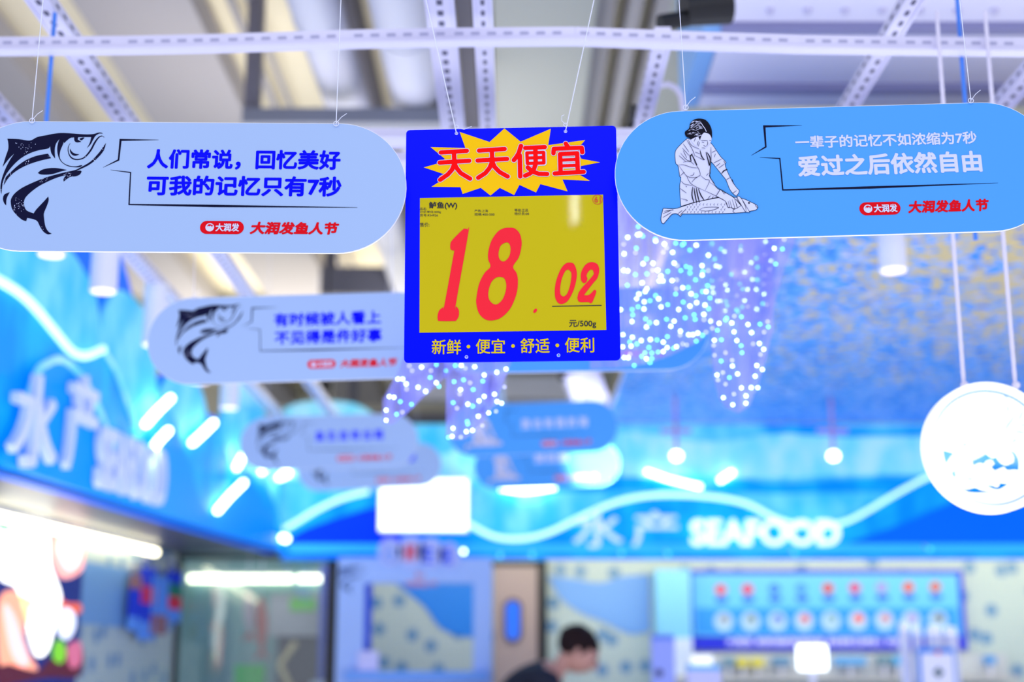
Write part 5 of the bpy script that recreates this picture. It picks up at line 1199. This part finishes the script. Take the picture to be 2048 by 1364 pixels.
E_ = [(0,1),(1,2),(2,3),(3,4),(4,5),(5,6),(6,7),(3,8),(8,9),(9,10),(3,11),(11,12),(12,13),(0,14),(14,15),(15,16),(16,17),(0,18),(18,19),(19,20),(20,21)]
RR = [(.13,.15),(.12,.14),(.12,.15),(.10,.13),.058,.055,(.088,.075),(.052,.05),.055,.042,.03,.055,.042,.03,.08,.055,.04,.035,.08,.055,.04,.035]
# fingers: each a chain from the palm
for hnd, sg in ((10, 1), (13, -1)):
    p = V[hnd]; pal = p+Vector((.07, 0, -.012)); V.append(pal); RR.append((.03, .016)); E_.append((hnd, len(V)-1)); pi_ = len(V)-1
body = skin_mesh('body', [L(v_) for v_ in V], E_, RR, M_skin, per)
for hnd, sg in ((10, 1), (13, -1)):
    p = V[hnd]+Vector((.085, 0, -.012))
    for j, (dy, ln) in enumerate(((-.027, .058), (-.009, .068), (.009, .064), (.027, .050))):
        a0 = p+Vector((-.01, dy, 0)); a1 = p+Vector((ln*.5, dy*1.15, -.006)); a2 = p+Vector((ln*.85, dy*1.2, -.025)); a3 = p+Vector((ln*.95, dy*1.2, -.045))
        skin_mesh('finger', [L(x) for x in (a0, a1, a2, a3)], [(0,1),(1,2),(2,3)], [.0095,.0088,.008,.0065], M_skin, body, 1)
    q = V[hnd]; skin_mesh('thumb', [L(q+Vector((.03, sg*.02, -.01))), L(q+Vector((.065, sg*.05, -.02))), L(q+Vector((.095, sg*.055, -.035)))], [(0,1),(1,2)], [.012,.010,.008], M_skin, body, 1)
shirt = skin_mesh('shirt', [L(x) for x in (pel+Vector((0,0,.02)), sp1, sp2, chest, chest+(nk-chest)*.55, shl, shl+(ell-shl)*.8, shr, shr+(elr-shr)*.8)], [(0,1),(1,2),(2,3),(3,4),(3,5),(5,6),(3,7),(7,8)], [(.155,.175),(.15,.17),(.15,.18),(.135,.165),(.085,.09),.08,.066,.08,.066], M_shirt, per)
skin_mesh('trousers', [L(x) for x in (pel, hil, knl, anl+Vector((0,0,.03)), hir, knr, anr+Vector((0,0,.03)))], [(0,1),(1,2),(2,3),(0,4),(4,5),(5,6)], [(.15,.16),.1,.075,.06,.1,.075,.06], M_trou, per)
for an, to in ((anl, tol), (anr, tor)):
    m = MB(); cc = L((an+to)/2); m.sphere((cc.x+.02, cc.y, 0.045), 1, 16, 10, (.14, .05, .045)); m.build('shoe', M_black, per, True)
# hair: a cap over the back and crown of the head, head bowed
hc = L(hx+Vector((-.004, 0, .03))); m = MB(); m.sphere((0, 0, 0), 1, 24, 16, (.112, .092, .098))
rot = Matrix.Translation(hc) @ Matrix.Rotation(math.radians(38), 4, 'Y')
keep = MB(); rr = random.Random(5); vs = []
for v_ in m.v:
    k_ = 1+rr.uniform(-.05, .05); vs.append(rot @ (v_*k_))
ok = [f for f in m.f if not all(m.v[i].x > .045 and m.v[i].z < .028 for i in f) and not all(m.v[i].z < -.07 for i in f)]
keep.add(vs, ok); hair = keep.build('hair', M_hair, per, True); hair.modifiers.new('s', 'SOLIDIFY').thickness = .012
fr = Matrix.Translation(L(hx)) @ Matrix.Rotation(math.radians(38), 4, 'Y')
m = MB(); m.sphere((0, 0, 0), 1, 18, 12, (.100, .076, .105)); m.v = [fr @ (v_+Vector((.012, 0, -.012))) for v_ in m.v]
m.tube([fr @ Vector(p) for p in ((.100, 0, .015), (.124, 0, -.022), (.108, 0, -.030))], [.010, .016, .010], 8); hdo = m.build('face', M_skin, body, True)
for sg in (-1, 1):
    m = MB(); m.sphere((0, 0, 0), 1, 10, 8, (.018, .010, .03)); m.v = [fr @ (v_+Vector((-.005, sg*.079, -.012))) for v_ in m.v]; m.build('ear', M_skin, body, True)
    m = MB(); m.sphere((0, 0, 0), .011, 10, 8); m.v = [fr @ (v_+Vector((.098, sg*.032, .012))) for v_ in m.v]; m.build('eye', M_black, body, True)
m = MB(); m.tube([fr @ Vector(p) for p in ((.100, -.025, -.058), (.108, 0, -.060), (.100, .025, -.058))], .006, 6); m.build('mouth', mat('lips', (170, 95, 95), .5), body, True)
